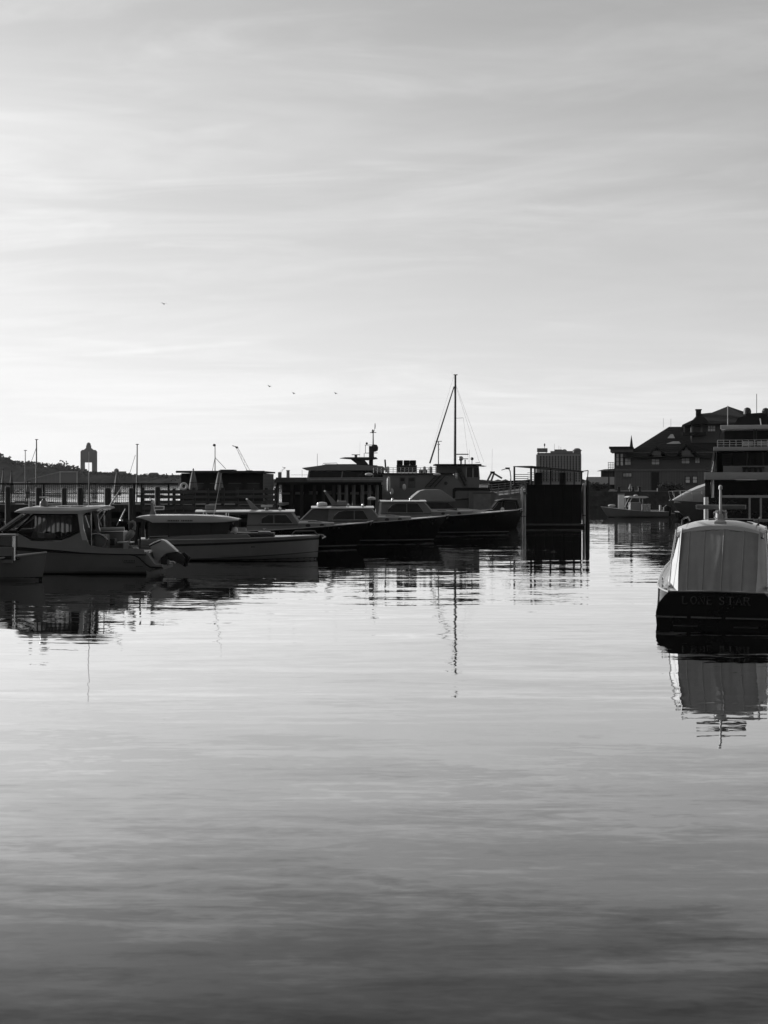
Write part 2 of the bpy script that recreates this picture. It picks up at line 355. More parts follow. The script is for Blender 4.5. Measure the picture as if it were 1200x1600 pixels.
def leafmass(name, spots, m, size, label, cat):
    rnd = random.Random(11); vs = []; fs = []
    for (x, y, z, r) in spots:
        for k in range(26):
            a = rnd.uniform(0, 6.283); e = rnd.uniform(-0.5, 1.5); q = r * rnd.uniform(0.4, 1.0)
            c = Vector((x + q*math.cos(a)*math.cos(e), y + q*math.sin(a)*math.cos(e), z + q*math.sin(e)*0.9))
            n = Vector((rnd.gauss(0, 1), rnd.gauss(0, 1), rnd.gauss(0, 1))).normalized(); t_ = n.orthogonal().normalized(); u_ = n.cross(t_)
            s_ = size * rnd.uniform(0.6, 1.3); i = len(vs)
            vs += [tuple(c + t_*s_), tuple(c + u_*s_*0.7), tuple(c - t_*s_), tuple(c - u_*s_*0.7)]; fs.append((i, i+1, i+2, i+3))
    o = B().add(vs, fs).go(name, m, sm=0); tag(o, label, cat); o['kind'] = 'stuff'; return o
rnd = random.Random(5); sp_ = []
px = -60
while px < 300:
    r = rnd.uniform(1.6, 4.2) * (1.0 if px < 130 else 0.55)
    sp_.append((hf.x(px), 1250 + rnd.uniform(-25, 5), hf.z(crest(px)) + r*0.1, r)); px += rnd.uniform(1.2, 3.4)
for px, py, r in ((97, 728, 3), (102, 726, 4), (108, 729, 4), (112, 732, 3), (3, 716, 5), (-4, 714, 6)): sp_.append((hf.x(px), 1240, hf.z(py), r*1.1))
for k in range(500):
    px = rnd.uniform(-50, 290); c_ = hf.z(crest(px)); kk = rnd.uniform(0.2, 1); sp_.append((hf.x(px), 1250 - 75*(1-kk), c_*kk*0.95, rnd.uniform(1, 2.6)))
leafmass('wooded_slope', sp_, LEAF, 1.0, 'far off wooded hillside across the harbour behind the railing', 'woodland')

# ---- control tower with an open gap between two shafts
f = Fr(1500, 139); t = thing('control_tower', 'tall twin-shaft airport control tower with square gap, on the far shore', 'tower', f.loc, R(12))
for a, b_ in ((126, 133), (143.5, 151.5)):
    B().box(f.x(a), f.x(b_), -9, 9, -1, f.z(722.6)).go('shaft', FARB2, t)
B().xz(f.q([(126, 722.5), (126, 706), (128.5, 703.2), (149, 703.2), (151.5, 706), (151.5, 722.5)]), -10, 10).go('control_cab', FARB2, t)
for k in range(5): B().box(f.x(126.2), f.x(151.3), -10.3, 10.2, f.z(707.5 + k*3), f.z(706.9 + k*3)).go('louvre_band', TRIM, t)
B().xz(f.q([(131, 703), (134, 700.5), (143, 700.5), (146, 703)]), -7, 7).go('roof', FARB2, t)
B().xz(f.q([(134.5, 700.4), (134.5, 696.5), (136, 695.3), (141, 695.3), (142.5, 696.5), (142.5, 700.4)]), -4, 4).go('lantern', FARB2, t)
B().lathe([(2.2, 0), (2.2, 1.2), (0.8, 2.6)], (f.x(138.5), 0, f.z(695.2)), 10).go('finial', FARB2, t)
# ---- low terminal, domed block on the far shore
f = Fr(1400, 186); t = thing('domed_building', 'squat block with a small dome on the far shore beside control tower', 'building', f.loc, R(11))
B().box(f.x(175), f.x(197), -6, 6, -1, f.z(736.5)).go('wall', FARB, t)
B().lathe([(2.4, 0), (2.4, 1.0), (1.9, 2.0), (0.9, 2.7), (0.2, 3.0)], (f.x(182), 0, f.z(736.4)), 12).go('dome', FARB, t)
for k in range(5): B().box(f.x(178 + k*3.6), f.x(180 + k*3.6), -6.1, -5.9, f.z(743), f.z(740)).go('window', GLASSD, t)
f = Fr(1380, 240); t = thing('terminal_building', 'long flat-roofed terminal on the far shore with rooftop plant', 'building', f.loc, R(9))
B().box(f.x(202), f.x(300), -8, 8, -1, f.z(742.3)).go('wall', FARB, t)
B().xz(f.q([(231, 742.2), (233, 739.5), (236, 738.5), (246, 738.5), (249, 742.2)]), -5, 5).go('roof_plant', FARB, t)
for px in (213, 229, 259, 268): B().box(f.x(px), f.x(px + 1.6), -2, 2, f.z(742.2), f.z(739.6)).go('roof_vent', FARB, t)
for k in range(16): B().box(f.x(205 + k*6), f.x(209 + k*6), -8.1, -7.9, f.z(750), f.z(746)).go('window', GLASSD, t)
# ---- gabled boat shed behind the railing
f = Fr(1150, 84); K = 1150/190; t = thing('hangar', 'grey hangar with pale trim and sloping roof on the far shore', 'hangar', f.loc, R(13.5))
B().xz(f.q([(49, 761), (49, 749), (92.5, 738), (92.5, 761)]), 0, 40).go('side_wall', SIDINGU, t)
B().box(f.x(94.5), f.x(119), 0, 40, f.z(761), f.z(738)).go('front_wall', SIDINGU, t)
B().xz(f.q([(46, 748.6), (93, 736.6), (93, 738.2), (46, 750)]), -1.5, 41).go('roof', mat('shed_roof', 0.16, 0.7), t)
B().box(f.x(92.6), f.x(121), -1.3, 41, f.z(738), f.z(736.4)).go('fascia', mat('shed_trim', 0.24, 0.6), t)
for a in (92.6, 118.5): B().box(f.x(a), f.x(a + 2), -0.6, 0, f.z(761), f.z(738.1)).go('corner_board', MATS['shed_trim'], t)
for k in range(7): B().box(f.x(52 + k*5.7), f.x(52.5 + k*5.7), -0.3, 0, f.z(761), f.z(749.2 - k*1.35)).go('batten', TRIM, t)
B().box(f.x(20), f.x(48), 0, 30, f.z(760), f.z(753.2)).go('lean_to', MATS['shed_trim'], t)
# ---- cranes beyond the pier house
def crane(d, base, tip, w, label, cabpx=None):
    f = Fr(d, base[0]); t = thing('crane', label, 'crane', (f.loc[0], d, 0))
    a = Vector((0, 0, f.z(base[1]))); e = Vector((f.x(tip[0]), 0, f.z(tip[1]))); dr = (e - a).normalized(); nrm = Vector((-dr.z, 0, dr.x)) * w
    r = w * 0.13
    for s in (-1, 1): B().tube([tuple(a + nrm*s), tuple(e + nrm*s*0.5)], r, 6).go('boom_chord', DSTEEL, t)
    n = 9; bb = B()
    for k in range(n):
        p = a + (e - a)*(k/n) + nrm*(1 - .5*k/n)*(1 if k % 2 else -1); q = a + (e - a)*((k+1)/n) + nrm*(1 - .5*(k+1)/n)*(-1 if k % 2 else 1)
        bb.tube([tuple(p), tuple(q)], r*0.6, 5)
    bb.go('lattice', DSTEEL, t)
    B().ell(tuple(e), (w*1.1, w*.6, w*.7), 8, 6).go('boom_head', DSTEEL, t)
    B().beam(tuple(e + nrm*-0.5), tuple(e + Vector((-w*3.2, 0, w*1.2))), w*.5).go('jib', DSTEEL, t)
    B().box(-w*2, w*2.4, -w*2, w*2, 0.5, a.z + w).go('cab', DSTEEL, t)
    return t
crane(420, (389, 737), (370, 699), 0.42, 'tall lattice-boom crane rising behind the flat-roofed pier house')
crane(900, (437, 739), (445, 731), 0.5, 'tiny far-off crane beyond the pier, right of the pier house roof')
f = Fr(880, 450); t = thing('chimney', 'short far-off chimney stack on the shore beyond the pier', 'chimney', (f.loc[0], 880, 0))
B().lathe([(1.15, 0), (1.0, f.z(736)), (1.2, f.z(735.6)), (1.2, f.z(734.6))], (0, 0, 0), 12).go('stack', FARB, t)
B().box(-5, 6, -3, 3, -0.2, f.z(746)).go('boiler_house', FARB, t)
# ---- far hotel tower block
f = Fr(640, 872); t = thing('hotel_tower', 'far tower block with window grid, rooftop dome and drum, beyond the dock canopy', 'building', (f.loc[0], 640, 0), R(-8))
B().xy([(f.x(838), 0), (f.x(908), 0), (f.x(908), 16), (f.x(838), 16)], -0.5, f.z(710)).go('wall', mat('hotel_stone', .2, .85, .1, .05), t)
B().xy([(f.x(839.5), 0.6), (f.x(907), 0.6), (f.x(907), 15), (f.x(839.5), 15)], f.z(709.9), f.z(707.5)).go('parapet', FARB, t)
wm = B().box(-0.32, 0.32, -0.12, 0.1, -0.45, 0.45).go('window', GLASSD, t); wm.location = (f.x(845), 0, f.z(714))
for r_ in range(11):
    for c_ in range(14):
        if r_ + c_ == 0: continue
        inst(wm, t, (f.x(845 + c_*4.6), 0, f.z(714 + r_*3.7)))
for c_ in range(15): B().box(f.x(842.4 + c_*4.62), f.x(843.0 + c_*4.62), -0.18, 0, 0, f.z(711)).go('pilaster', mat('hotel_pilaster', .26, .85, .1, .05), t)
B().box(f.x(860), f.x(895), 1.5, 12, f.z(707.4), f.z(704.6)).go('roof_tier', FARB2, t); B().box(f.x(866), f.x(878), 2.5, 10, f.z(704.5), f.z(702)).go('roof_tier', FARB, t)
B().box(f.x(839), f.x(855), 3, 9, f.z(706), f.z(700)).go('penthouse', FARB, t)
for a in (841, 853): B().box(f.x(a), f.x(a + .8), 4, 5, f.z(707.5), f.z(706)).go('penthouse_leg', DSTEEL, t)
B().tube([f.p3(850.5, 700, 6), f.p3(850.5, 693, 6)], 0.12, 6).go('antenna', DSTEEL, t); B().ell(f.p3(850.5, 694.5, 6), (.35, .35, .7), 8, 6).go('antenna_head', DSTEEL, t)
B().ell(f.p3(881.5, 706, 5), 1.35, 14, 10).go('radome', mat('radome_grey', 0.15, 0.5), t); B().box(f.x(877), f.x(886), 3, 8, f.z(710), f.z(706.8)).go('radome_base', FARB, t)
B().lathe([(1.75, 0), (1.75, 2.0), (2.1, 2.05), (2.1, 2.4), (1.5, 2.5), (1.4, 2.9), (0.7, 3.2)], (f.x(901.5), 5, f.z(711)), 18).go('drum', FARB, t)
for px, top in ((866, 693), (873, 696), (876, 698)): B().tube([f.p3(px, 707.6, 5), f.p3(px, top, 5)], 0.06, 5).go('mast', DSTEEL, t)
struct(B().box(Fr(640, 600).x(760), Fr(640, 600).x(1250), 630, 700, -0.5, 2.0).go('far_quay', STONE))
# ---------------------------------------------------------------- the pier on the left
D_F = 95.0
f = Fr(D_F, 60)
pier = thing('timber_pier', 'dark timber pier carrying the railing, umbrellas and pier house', 'pier', (0, D_F, 0))
xa, xb = (-120 - 600) / f.s, (436 - 600) / f.s
for k in range(9):
    B().box(xa, xb, 0.02 + k*1.1, 1.1 + k*1.1, 1.98, 2.1 + 0.012*(k % 3)).go('deck_plank', WOODL, pier, sm=0)
B().box(xa, xb, -0.12, 0, 1.62, 2.12).go('fascia_beam', WOOD, pier, sm=0)
B().box(xa, xb, -0.2, -0.125, 0.95, 1.2).go('waler', WOOD, pier, sm=0)
k = 0; x = xa + 0.5
while x < xb:
    B().tube([(x, 0.2, -1.0), (x + 0.03, 0.2, 1.9)], [0.19, 0.16], 10).go('pile', WOOD, pier)
    if k % 2: B().beam((x, 0.25, 0.2), (x + 1.9, 0.25, 1.6), 0.1, 0.18).go('brace', WOOD, pier)
    x += 2.3; k += 1
B().box(xa, xb, 9.85, 10, -1, 1.95).go('under_pier_shade_sheet', DARKWALL, pier, sm=0)  # dark sheet added behind the piles, standing in for shade under the pier
# railing with balusters
fence = thing('pier_railing', 'black iron railing with thin upright balusters along the pier edge', 'railing', (f.loc[0], D_F + 0.5, 2.12))
zt, zm = H_CAM - (756 - Y_HOR)/f.s - 2.12, H_CAM - (770.6 - Y_HOR)/f.s - 2.12
fx0, fx1 = f.x(-40), f.x(277)
B().box(fx0, fx1, -0.05, 0.05, zt - 0.06, zt + 0.05).go('top_rail', BLACK, fence)
B().box(fx0, fx1, -0.03, 0.03, zm - 0.03, zm + 0.03).go('middle_rail', BLACK, fence)
B().box(fx0, fx1, -0.03, 0.03, 0.10, 0.15).go('bottom_rail', BLACK, fence)
for px in (-5, 66, 137, 208, 219, 262): B().box(f.x(px) - 0.06, f.x(px) + 0.06, -0.06, 0.06, 0, zt - 0.06).go('post', BLACK, fence)
bal = B().box(-0.012, 0.012, -0.012, 0.012, 0.152, zt - 0.062).go('baluster', BLACK, fence, sm=0); bal.location = (fx0 + .1, 0, 0)
n = int((fx1 - fx0) / 0.135)
for i in range(1, n): inst(bal, fence, (fx0 + 0.1 + i*0.135, 0, 0))
# mooring piles in front of it
PILES = [(12, 761, 9), (60, 762, 10), (100, 763, 8.5), (125, 762, 9.5), (168, 763, 11), (205, 763, 9), (246, 761, 9)]
lab = ['stout mooring pile below the pointed folded umbrella', 'mooring pile behind the radar dome of the hardtop boat', 'dark mooring pile below the hangar corner, before the railing', 'dark mooring pile below the control tower gap, before the railing',
       'thickest mooring pile, beside the leaning pale rod', 'mooring pile behind the heron, at the end of the iron railing', 'mooring pile before the life ring end of the plank fence']
for (px, py, w), lb in zip(PILES, lab):
    g = Fr(90, px); t = thing('mooring_pile', lb, 'pile', g.loc, 0, 'mooring piles along the pier')
    r = w / g.s / 2; top = g.z(py)
    B().tube([(0, 0, -1.2), (0.02, 0, 0.8), (0, 0.01, top - 0.04)], [r*1.08, r*1.03, r*0.97], 12).go('shaft', WOOD, t)
    B().lathe([(r*0.98, top - 0.045), (r*0.9, top + 0.02), (r*0.3, top + 0.05)], (0, 0.01, 0), 12).go('cap', WOODL, t)
    B().torus((0.01, 0, 1.1), r*1.04, 0.03, 'z', 14, 6).go('iron_band', DSTEEL, t)
# plank wave fence, x 215-430
g = Fr(92.5, 320); wf = thing('plank_fence', 'dark timber fence of horizontal planks and posts before the pier house', 'fence', g.loc)
posts = [223, 247, 272, 284, 303, 324, 348, 370, 394, 416, 431]
for px in posts: B().box(g.x(px) - 0.1, g.x(px) + 0.1, -0.1, 0.12, -1, g.z(761.5 + (px*7 % 5)*0.4)).go('post', WOOD, wf, sm=0)
for a, b_ in zip(posts, posts[1:]):
    for k, py in enumerate((768, 776.5, 785, 793.5, 802)):
        h = 0.085 + 0.02*((a + k*3) % 3)
        z = g.z(py) + 0.015*((a*3 + k*5) % 4 - 1.5)
        B().box(g.x(a) + 0.005, g.x(b_) - 0.005, -0.15, -0.105, z - h, z + h).go('plank', WOODL, wf, sm=0)
# the pier house
g = Fr(103, 345, 2.1); t = house = thing('pier_house', 'dark flat-roofed pier house with plank walls and life ring', 'pier house', g.loc)
x0, x1, zr = g.x(283), g.x(411), g.z(739.5)
B().box(x0 + .04, x1 - .04, 0.04, 9.96, 0, zr).go('core_wall', DARKWALL, t, sm=0)
nb = 9; bh = zr / nb
for k in range(nb):
    B().box(x0, x1, 0.0, 0.04, k*bh + 0.012, (k+1)*bh - 0.012).go('wall_board', DARKWALL, t, sm=0)
    B().box(x1 - 0.04, x1, 0.045, 9.95, k*bh + 0.012, (k+1)*bh - 0.012).go('side_board', mat('side_boards', 0.055, 0.8, 0.3), t, sm=0)
B().xz([(g.x(277.5), g.z(738.6)), (g.x(277.5), g.z(736)), (g.x(413), g.z(736)), (g.x(413), g.z(738.6))], -0.5, 10.4).go('roof', DARKWALL, t, sm=0)
B().box(g.x(276.5), g.x(414), -0.56, -0.505, g.z(738.9), g.z(735.6)).go('fascia', DSTEEL, t)
B().box(g.x(340), g.x(362), 1.5, 3.5, g.z(736), g.z(733.4)).go('roof_vent', DSTEEL, t)
for a in (300, 329, 358, 387): B().box(g.x(a), g.x(a + 18), -0.05, 0.0, g.z(772), g.z(756)).go('window', GLASSD, t)
for a in (300, 329, 358, 387): B().box(g.x(a - 1), g.x(a + 19), -0.08, -0.052, g.z(755.8), g.z(754.6)).go('window_head', TRIM, t)
o = B().torus((0, 0, 0), 0.19, 0.075, 'y', 24, 10).go('life_ring', WHITEP); o.location = (Fr(92, 600).x(287), 92.1, Fr(92, 600).z(760)); tag(o, 'white life ring hung on the corner of the plank fence', 'life ring')
# weather mast on the roof
g = Fr(112, 336); t = thing('lamp_mast', 'thin guyed mast with small lamp head behind the pier house roof', 'mast', (g.loc[0], 112, 2.1))
B().tube([(0, 0, 0), (0, 0, g.z(697) - 2.1)], [0.05, 0.03], 8).go('pole', DSTEEL, t)
for px, py in ((331, 736), (352, 732.5)): B().tube([(0, 0, g.z(715) - 2.1), (g.x(px), 0.3, g.z(py) - 2.1)], 0.022, 6).go('guy', DSTEEL, t)
B().ell((g.x(334.8), 0, g.z(695.5) - 2.1), (0.13, 0.09, 0.1), 10, 6).go('lamp_head', DSTEEL, t); B().beam((0, 0, g.z(698) - 2.1), (g.x(335), 0, g.z(695.5) - 2.1), 0.05).go('arm', DSTEEL, t)
# folded umbrellas
def umbrella(px, ytop, ybot, w, label, d, m=UMBR):
    g = Fr(d, px, 2.12); t = thing('folded_umbrella', label, 'umbrella', (g.loc[0], d, 2.12), 0, 'folded umbrellas on the pier')
    zt_, zb = g.z(ytop), g.z(ybot); r = w / g.s / 2; rings = []; n_ = 24
    for k, (h, q) in enumerate([(0, .10), (.08, .32), (.3, .55), (.55, .75), (.8, .95), (.93, 1.02), (1, .9)]):
        z = zt_ + (zb - zt_) * h
        rings.append([(q*r*(1 + 0.16*math.cos(6*a + k*.2)*(h + .1)) * math.cos(a), q*r*(1 + 0.16*math.cos(6*a + k*.2)*(h + .1)) * math.sin(a), z - 0.05*h*math.cos(3*a)) for a in [2*math.pi*i/n_ for i in range(n_)]])
    B().loft(rings).go('folded_canopy', m, t, sm=60)
    B().tube([(0, 0, 0), (0, 0, zt_ - .02)], 0.03, 8).go('pole', WOOD, t)
    B().lathe([(.05, 0), (.06, .06), (.02, .12)], (0, 0, zt_), 8).go('finial', WOOD, t)
    B().torus((0, 0, zt_ + (zb - zt_)*.62), r*.86, 0.02, 'z', 16, 6).go('tie_strap', RUBBER, t)
    B().lathe([(.3, 0), (.3, .06), (.08, .1)], (0, 0, 0), 14).go('base', DSTEEL, t)
umbrella(302, 734.5, 765.5, 13, 'pale folded umbrella beside the life ring', 100.5)
umbrella(342.5, 737, 766.5, 13, 'pale folded umbrella under the roof vent of the pier house', 100.5)
umbrella(5, 734, 768, 6.5, 'slim folded umbrella at the far end of the railing', 99)
umbrella(18, 737, 770, 6.5, 'dark pointed folded umbrella behind the railing', 97, CANVASD)
umbrella(43, 754, 778, 7, 'short folded umbrella behind the railing, before the hangar', 99)
umbrella(183, 737, 774, 11, 'folded umbrella standing before the domed block across the harbour', 99)

# ---- second pier with slab roof and pale columns
g = Fr(114, 515); t = thing('covered_landing', 'low covered landing with dark slab roof on pale and dark posts', 'landing', g.loc)
B().box(g.x(432), g.x(596), 0, 7, g.z(757.5), g.z(753.5)).go('roof_beam', DARKWALL, t)
B().xz([(g.x(428), g.z(753.4)), (g.x(480), g.z(753.4)), (g.x(478), g.z(746)), (g.x(431), g.z(746))], 0.3, 6).go('hipped_roof', mat('landing_roof', 0.09, 0.8, 0.25, 1.0), t)
B().box(g.x(480), g.x(598), -0.3, 6.6, g.z(753.4), g.z(750.2)).go('roof_slab', mat('landing_slab', 0.12, 0.8, 0.25, 1.0), t)
for px in (433, 456, 471, 491, 505, 521): B().box(g.x(px - 2.4), g.x(px + 2.4), 0.1, 0.4, -0.8, g.z(757.6)).go('post', WOOD, t)
for px in (530, 541, 552.5, 566, 577, 589): B().tube([(g.x(px), 0.4, -0.8), (g.x(px), 0.4, g.z(757.6))], 0.15, 10).go('column', mat('lit_column_tone', 0.16, 0.7), t)  # paler tone puts the light on these pilings into their colour
B().box(g.x(431), g.x(597), 0.2, 7, 0.45, 0.75).go('float_deck', WOODL, t)
for k in range(7):
    px = 436 + k*22; B().box(g.x(px), g.x(px + 14), 2.5, 2.6, g.z(773), g.z(770 - (k*5 % 4))).go('pale_gap_plate', mat('gap_light_grey', 0.20, 0.7), t)  # pale plates standing in for the brightness seen in gaps between posts
B().box(g.x(431), g.x(597), 6.6, 6.7, -.6, g.z(757.6)).go('back_screen', DARKWALL, t)
# ---------------------------------------------------------------- sailing yachts
def sailboat(d, px, ytop, label, L_=9.0, lean=0.0, stay=None, mr=0.07, extra=False, bowdir=-1):
    g = Fr(d, px); t = thing('sailing_yacht', label, 'sailboat', (g.loc[0], d, 0))
    hull_skin(t, -L_*.55*1, L_*.45, 2.8, 0.9, 1.15, WHITEP if not extra else GELD, bow=bowdir)
    zt_ = g.z(ytop)
    B().tube([(0, 0, 0.8), (lean*zt_*.5, 0, zt_*.5), (lean*zt_, 0, zt_)], [mr, mr, mr*.75], 10).go('mast', DSTEEL, t)
    B().box(lean*zt_ - .16, lean*zt_ + .2, -.05, .05, zt_ - 0.02, zt_ + .06).go('masthead', DSTEEL, t)
    B().tube([(0, 0, 1.9), (-bowdir*L_*.36, 0, 1.95)], 0.06, 8).go('boom', ALU, t)
    B().tube([(-bowdir*.1, 0, 2.05), (-bowdir*L_*.34, 0, 2.1)], [.14, .1], 8).go('furled_mainsail', CANVAS, t)
    if stay: B().tube([(g.x(stay[0]), 0, g.z(stay[1])), (g.x(stay[2]), 0, g.z(stay[3]))], [mr*.45, mr*.7] if extra else mr*.3, 6).go('furled_jib' if extra else 'forestay', CANVASD, t)
    B().xz([(-1.5, .9), (2.4, .9), (2.2, 1.35), (-1.0, 1.35)], -.7, .7).go('cabin', GELD, t)
    return t, g, zt_
# ---------------------------------------------------------------- boat helpers
def hull_fn(xs, xb, beam, zs0, zs1, rake, fine, t0, tr, tumble, flare, zmid=0.0):
    sg = 1 if xb > xs else -1
    def zs(u): return zs0 + (zs1 - zs0) * u**1.7 - zmid * math.sin(math.pi*u)
    def bs(u):
        b_ = beam/2 * (tr + (1 - tr) * min(1, u/0.35)**0.7)
        if u > t0: b_ *= max(0.0, 1 - ((u - t0)/(1 - t0))**fine)
        return max(0.012, b_)
    def S(u, k):
        """k = 0 keel .. 1 sheer"""
        z = -0.35 + (zs(u) + 0.35) * k
        h = max(0, z) / zs(u)
        w = bs(u) * (1 - flare * (1 - h) * (0.25 + 0.75*u))
        w -= tumble * max(0, 1 - u/0.45) * h**2
        if z < 0.05: w *= max(0.0, 1 - ((0.05 - z)/0.42)**1.2)
        x = xs + (xb - xs)*u - sg * rake * (1 - k)**1.2 * u**5
        return x, max(0.008, w), z
    return S, zs, bs
KS = (0.0, 0.12, 0.22, 0.32, 0.45, 0.6, 0.75, 0.88, 1.0)
US = [0, .04, .1, .18, .27, .36, .45, .54, .62, .70, .77, .83, .88, .92, .955, .98, .995, 1.0]
def hull_skin(t, xs, xb, beam, zs0, zs1, m, deckm=None, rake=0.7, fine=2.2, t0=.42, tr=.86, tumble=0.0, flare=.28, stripe=None, rail=None, bow=1, zmid=0.0, railr=.035, stripem=None, bootm=None, railm=None):
    if bow < 0: xs, xb = -xs, -xb
    S, zs, bs = hull_fn(xs, xb, beam, zs0, zs1, rake, fine, t0, tr, tumble, flare, zmid)
    rings = []
    for u in US:
        st = [S(u, k) for k in KS]
        ring = [(x, -w, z) for x, w, z in reversed(st)] + [(x, w, z) for x, w, z in st]
        rings.append(ring)
    hull_o = B().loft(rings, cap=True, closed=False).go('hull', m, t, sm=50)
    dk = [[(S(u, 1)[0], -S(u, 1)[1]*0.985, zs(u) - .03), (S(u, 1)[0], 0, zs(u) + .02 + .04*bs(u)), (S(u, 1)[0], S(u, 1)[1]*.985, zs(u) - .03)] for u in US]
    B().loft(dk, cap=False, closed=False).go('deck', deckm or GELD, t, sm=50)
    if rail is not False:
        for sd_ in (-1, 1):
            B().tube([(S(u, 1)[0], sd_*(S(u, 1)[1] + .005), zs(u) - 0.005) for u in US], railr, 6).go('rub_rail', railm or rail or TEAK, hull_o, sm=60)
    def band(nm, mm, za, zb, off=0.006, u0=0.0, u1=1.0):
        us = [u for u in US if u0 <= u <= u1]
        for sd_ in (-1, 1):
            rr = []
            for u in us:
                ka = [((z_ if not callable(z_) else z_(u)) + .35) / (zs(u) + .35) for z_ in (za, zb)]
                a, c = S(u, ka[0]), S(u, ka[1])
                rr.append([(a[0], sd_*(a[1] + off), a[2]), (c[0], sd_*(c[1] + off), c[2])])
            B().loft(rr, cap=False, closed=False).go(nm, mm, hull_o, sm=60)
    if stripe: band('boot_stripe', stripem or STRIPE, stripe[0], stripe[1])
    if bootm: band('antifouling', bootm, -0.2, stripe[0] - .004 if stripe else 0.1)
    return S, zs, bs, band
def house_(mb, pts, hw):
    """side outline (x, z) closed across the boat, half-width hw(z)"""
    n = len(pts)
    return mb.add([(x, -hw(z), z) for x, z in pts] + [(x, hw(z), z) for x, z in pts], [tuple(range(n)), tuple(range(2*n-1, n-1, -1))] + [(i, (i+1) % n, (i+1) % n + n, i + n) for i in range(n)])
def pane(t, name, m, pts, hw, off=0.012, th=0.02, sides=(-1, 1)):
    made = {}
    for sd_ in sides:
        n = len(pts); a = [(x, sd_*(hw(z) + off), z) for x, z in pts]; c = [(x, sd_*(hw(z) + off - th), z) for x, z in pts]
        made[sd_] = B().add(a + c, [tuple(range(n)), tuple(range(2*n-1, n-1, -1))] + [(i, (i+1) % n, (i+1) % n + n, i + n) for i in range(n)]).go(name, m, t, sm=0)
    return made
def frame(t, name, m, pts, hw, w=0.03, off=0.02, sides=(-1, 1)):
    for sd_ in sides:
        B().tube([(x, sd_*(hw(z) + off), z) for x, z in pts + pts[:1]], w/2, 5).go(name, m, t[sd_] if isinstance(t, dict) else t, sm=60)
def radar_dome(t, x, z, r, y=0.0):
    B().lathe([(r*.5, 0), (r*.95, .02), (r, r*.25), (r*.9, r*.55), (r*.4, r*.72), (0.02, r*.75)], (x, y, z), 16).go('radar_dome', GEL, t)
def cleat(t, x, y, z): B().tube([(x-.1, y, z+.05), (x, y, z+.04), (x+.1, y, z+.05)], .018, 5).box(x-.02, x+.02, y-.02, y+.02, z-.02, z+.04).go('cleat', STEEL, t)

